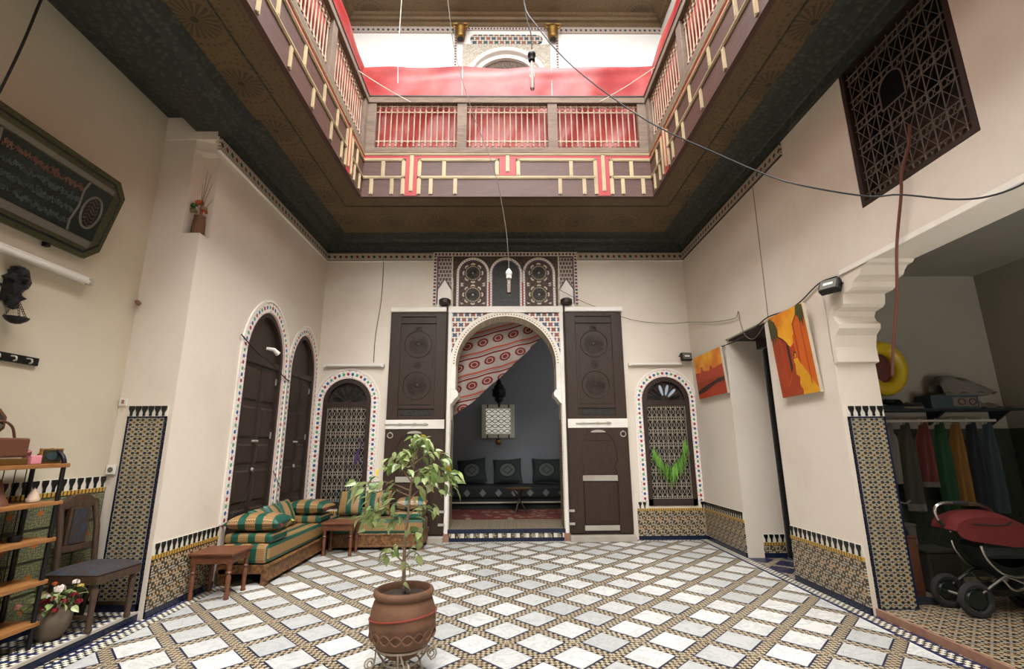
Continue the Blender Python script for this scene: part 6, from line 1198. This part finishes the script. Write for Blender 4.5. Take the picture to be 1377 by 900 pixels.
o, a, b, h = slab('toy_box', 3.86, 4.30, 4.37, 4.55, 1.505, 1.625, 'cloth_grey', 'pale green printed box with two red rings on the alcove shelf', 'box'); MB().box(-a, -b, 0, a, b, h).build('carton', 'cloth_blue', o, local=True, bevel=0.003)
for x in (0.06, 0.16): MB().tube([(x + 0.032 * cos(q * pi / 8), -b - 0.002, 0.06 + 0.026 * sin(q * pi / 8)) for q in range(16)], 0.006, 5, True).build('printed_ring', 'cloth_red', o, local=True)
MB().box(-0.02, -b - 0.002, 0.02, 0.20, -b, 0.10).build('printed_panel', 'cloth_grey', o, local=True)
o = thing('paper_bag', 'crumpled grey bag on top of the printed box in the alcove', 'bag', (4.22, 4.45, 1.625)); MB().grid(lambda u, v: ((u - .45) * 0.50, (v - .5) * 0.16, 0.02 + 0.16 * (1 - abs(2 * v - 1) ** 3) ** .5 * (1 - u ** 5) * min(1, (u + 0.08) * 6) * (1 - 0.5 * u * u) + 0.012 * sin(u * 21 + v * 9)), 20, 12).build('bag', 'cloth_grey', o, smooth=60, norm=False, local=True); MB().box(-0.2, -0.07, 0, 0.2, 0.07, 0.02).build('bag_base', 'cloth_grey', o, local=True)
o = thing('paper_stack', 'pale crumpled paper at the right end of the alcove shelf', 'paper', (4.45, 4.45, 1.505)); MB().grid(lambda u, v: ((u - .5) * 0.32, (v - .5) * 0.18, 0.005 + 0.09 * (1 - u) * (1 - abs(2 * v - 1) ** 2) + 0.01 * sin(u * 14)), 12, 8).build('sheet', 'cloth_grey', o, norm=False, local=True)
# clutter behind the stroller
for x0, x1, y0, y1, h, mt, nm, lab in ((3.02, 3.24, 4.05, 4.30, 0.42, 'brown_box', 'cabinet', 'low brown wooden cabinet behind the tiled pier'), (3.34, 3.60, 4.10, 4.35, 0.30, 'cloth_olive', 'storage_box', 'olive storage box behind the stroller'), (3.34, 3.50, 4.36, 4.55, 0.46, 'cloth_grey', 'storage_box', 'tall grey storage box behind the stroller')):
    o, a, b, h2 = slab(nm, x0, x1, y0, y1, 0.045, 0.045 + h, mt, lab, 'box' if nm != 'cabinet' else 'cabinet'); MB().box(-a, -b, 0, a, b, h2).build('body', mt, o, local=True, bevel=0.006); MB().box(-a - 0.006, -b - 0.006, h2, a + 0.006, b + 0.006, h2 + 0.02).build('lid', mt, o, local=True, bevel=0.004); MB().box(-a + 0.03, -b - 0.006, 0.04, a - 0.03, -b, h2 - 0.05).build('front_panel', mt, o, local=True)
o = thing('plastic_bag', 'dark plastic bag lying on the low brown cabinet', 'bag', (3.14, 4.18, 0.487)); MB().grid(lambda u, v: (0.12 * cos(u * 2 * pi) * sin(pi * min(.98, v * .5 + .01) + 0) * (1 + 0.15 * sin(u * 25)), 0.11 * sin(u * 2 * pi) * sin(pi * (v * .5 + .01)) * (1 + 0.1 * sin(u * 19)), 0.2 * (1 - v) * (1 + 0.1 * sin(u * 12))), 28, 10).build('bag', 'cloth_navy', o, smooth=60, norm=False, local=True); MB().tube(smooth_path([(-0.05, -0.1, 0.20), (0, -0.12, 0.25), (0.08, -0.11, 0.24), (0.13, -0.1, 0.26)]), 0.008, 5).build('strap', 'cloth_grey', o, local=True)
o = thing('shoe', 'dark shoe on the tiled step beside the stroller wheel', 'shoe', (3.06, 3.90, 0.045)); MB().grid(lambda u, v: ((u - .5) * 0.24, (v - .5) * 0.085 * (0.7 + 0.3 * sin(u * pi)), 0.02 + 0.05 * sin(pi * v) * (1 - u * 0.7)), 14, 8).build('upper', 'cloth_navy', o, smooth=180, norm=False, local=True); MB().box(-0.12, -0.042, 0, 0.12, 0.042, 0.02).build('sole', 'rubber', o, local=True, bevel=0.01)
# stroller
S0 = (3.40, 3.68, 0.045); so = thing('stroller', 'chrome-framed baby stroller with a red hood in the right alcove', 'stroller', S0)
def T(n, pts, r, mt, par=so, sm=3): return MB().tube(smooth_path([(a - S0[0], b - S0[1], c - S0[2]) for a, b, c in pts], sm), r, 8).build(n, mt, par, smooth=50, local=True)
hb = T('handle_bar', [(3.20, 3.68, 0.58), (3.13, 3.68, 0.66), (3.11, 3.67, 0.735), (3.16, 3.66, 0.775), (3.30, 3.66, 0.775), (3.42, 3.66, 0.765), (3.52, 3.67, 0.72), (3.58, 3.68, 0.63), (3.62, 3.69, 0.52)], 0.012, 'chrome')
T('grip', [(3.235, 3.66, 0.776), (3.30, 3.66, 0.776), (3.345, 3.66, 0.773)], 0.015, 'rubber', hb); T('grip', [(3.13, 3.68, 0.66), (3.16, 3.68, 0.62), (3.19, 3.68, 0.59)], 0.015, 'rubber', hb)
hood = MB().grid(lambda u, v: (0.0 + 0.26 * (u - .5) * 2 * (1 - 0.1 * v), -0.12 + 0.24 * v, 0.56 + (0.085 + 0.04 * sin(pi * v)) * (1 - abs(2 * u - 1) ** 3.0) ** 0.5 - 0.05 * (u - 0.3) ** 2), 24, 10); hood.grid(lambda u, v: (0.26 * (u - .5) * 2 * (1 - .1 * (v > 2)), -0.12, 0.56 + (0.085 * (1 - abs(2 * u - 1) ** 3.0) ** 0.5 - 0.05 * (u - 0.3) ** 2) * (1 - v) - v * 0.12 * (1 - abs(2 * u - 1) ** 6) ** .5 * (0.5 + 0.6 * u)), 24, 6)
hd = hood.build('hood', 'fabric_red', so, smooth=180, norm=False, local=True); MB().tube(smooth_path([(-0.14, -0.125, 0.60), (0.0, -0.13, 0.592), (0.10, -0.128, 0.595), (0.14, -0.125, 0.615)]), 0.005, 5).build('zip_seam', 'fabric_dark', hd, local=True)
MB().grid(lambda u, v: (-0.1 + 0.42 * u, -0.10 + 0.22 * v, 0.44 - 0.22 * sin(pi * u) ** 0.7 * (0.6 + 0.4 * sin(pi * v))), 16, 8).build('seat_bucket', 'fabric_dark', so, smooth=180, norm=False, local=True); MB().box(-0.08, -0.10, 0.36, 0.32, 0.10, 0.47).build('seat_side', 'fabric_dark', so, local=True, bevel=0.03)
for y in (3.57, 3.80):
    T('frame_tube', [(3.30, y, 0.50), (3.32, y, 0.42), (3.40, y, 0.33), (3.52, y, 0.30), (3.66, y, 0.33), (3.74, y, 0.42)], 0.010, 'chrome'); T('frame_tube', [(3.24, y, 0.20), (3.36, y, 0.27), (3.44, y, 0.30), (3.58, y, 0.24), (3.72, y, 0.15)], 0.010, 'chrome'); T('frame_tube', [(3.40, y, 0.29), (3.46, y, 0.22), (3.54, y, 0.23), (3.58, y, 0.29)], 0.009, 'chrome')
def wheel(x, y, R):
    w = MB().tube([(x - S0[0] + R * cos(a * pi / 12), y - S0[1], R + R * 0.95 * sin(a * pi / 12) + 0.012) for a in range(24)], 0.022, 8, True).build('wheel', 'rubber', so, smooth=True, local=True)
    MB().lathe([(0.001, -0.012), (R * 0.45, -0.01), (R * 0.7, 0), (R * 0.6, 0.01), (0.001, 0.012)], 16, (x - S0[0], y - S0[1], R + 0.012), Matrix.Rotation(pi / 2, 4, 'X')).build('hub', 'sign_black', w, local=True)
wheel(3.20, 3.58, 0.10); wheel(3.20, 3.80, 0.10); wheel(3.74, 3.58, 0.085); wheel(3.74, 3.80, 0.085)
T('axle', [(3.20, 3.58, 0.155), (3.20, 3.80, 0.155)], 0.008, 'dull_metal', sm=1); T('axle', [(3.74, 3.58, 0.14), (3.74, 3.80, 0.14)], 0.008, 'dull_metal', sm=1)
MB().grid(lambda u, v: (-0.12 + 0.40 * u, -0.10 + 0.20 * v, 0.17 - 0.07 * sin(pi * u) * sin(pi * v)), 12, 6).build('basket', 'fabric_dark', so, smooth=180, norm=False, local=True)
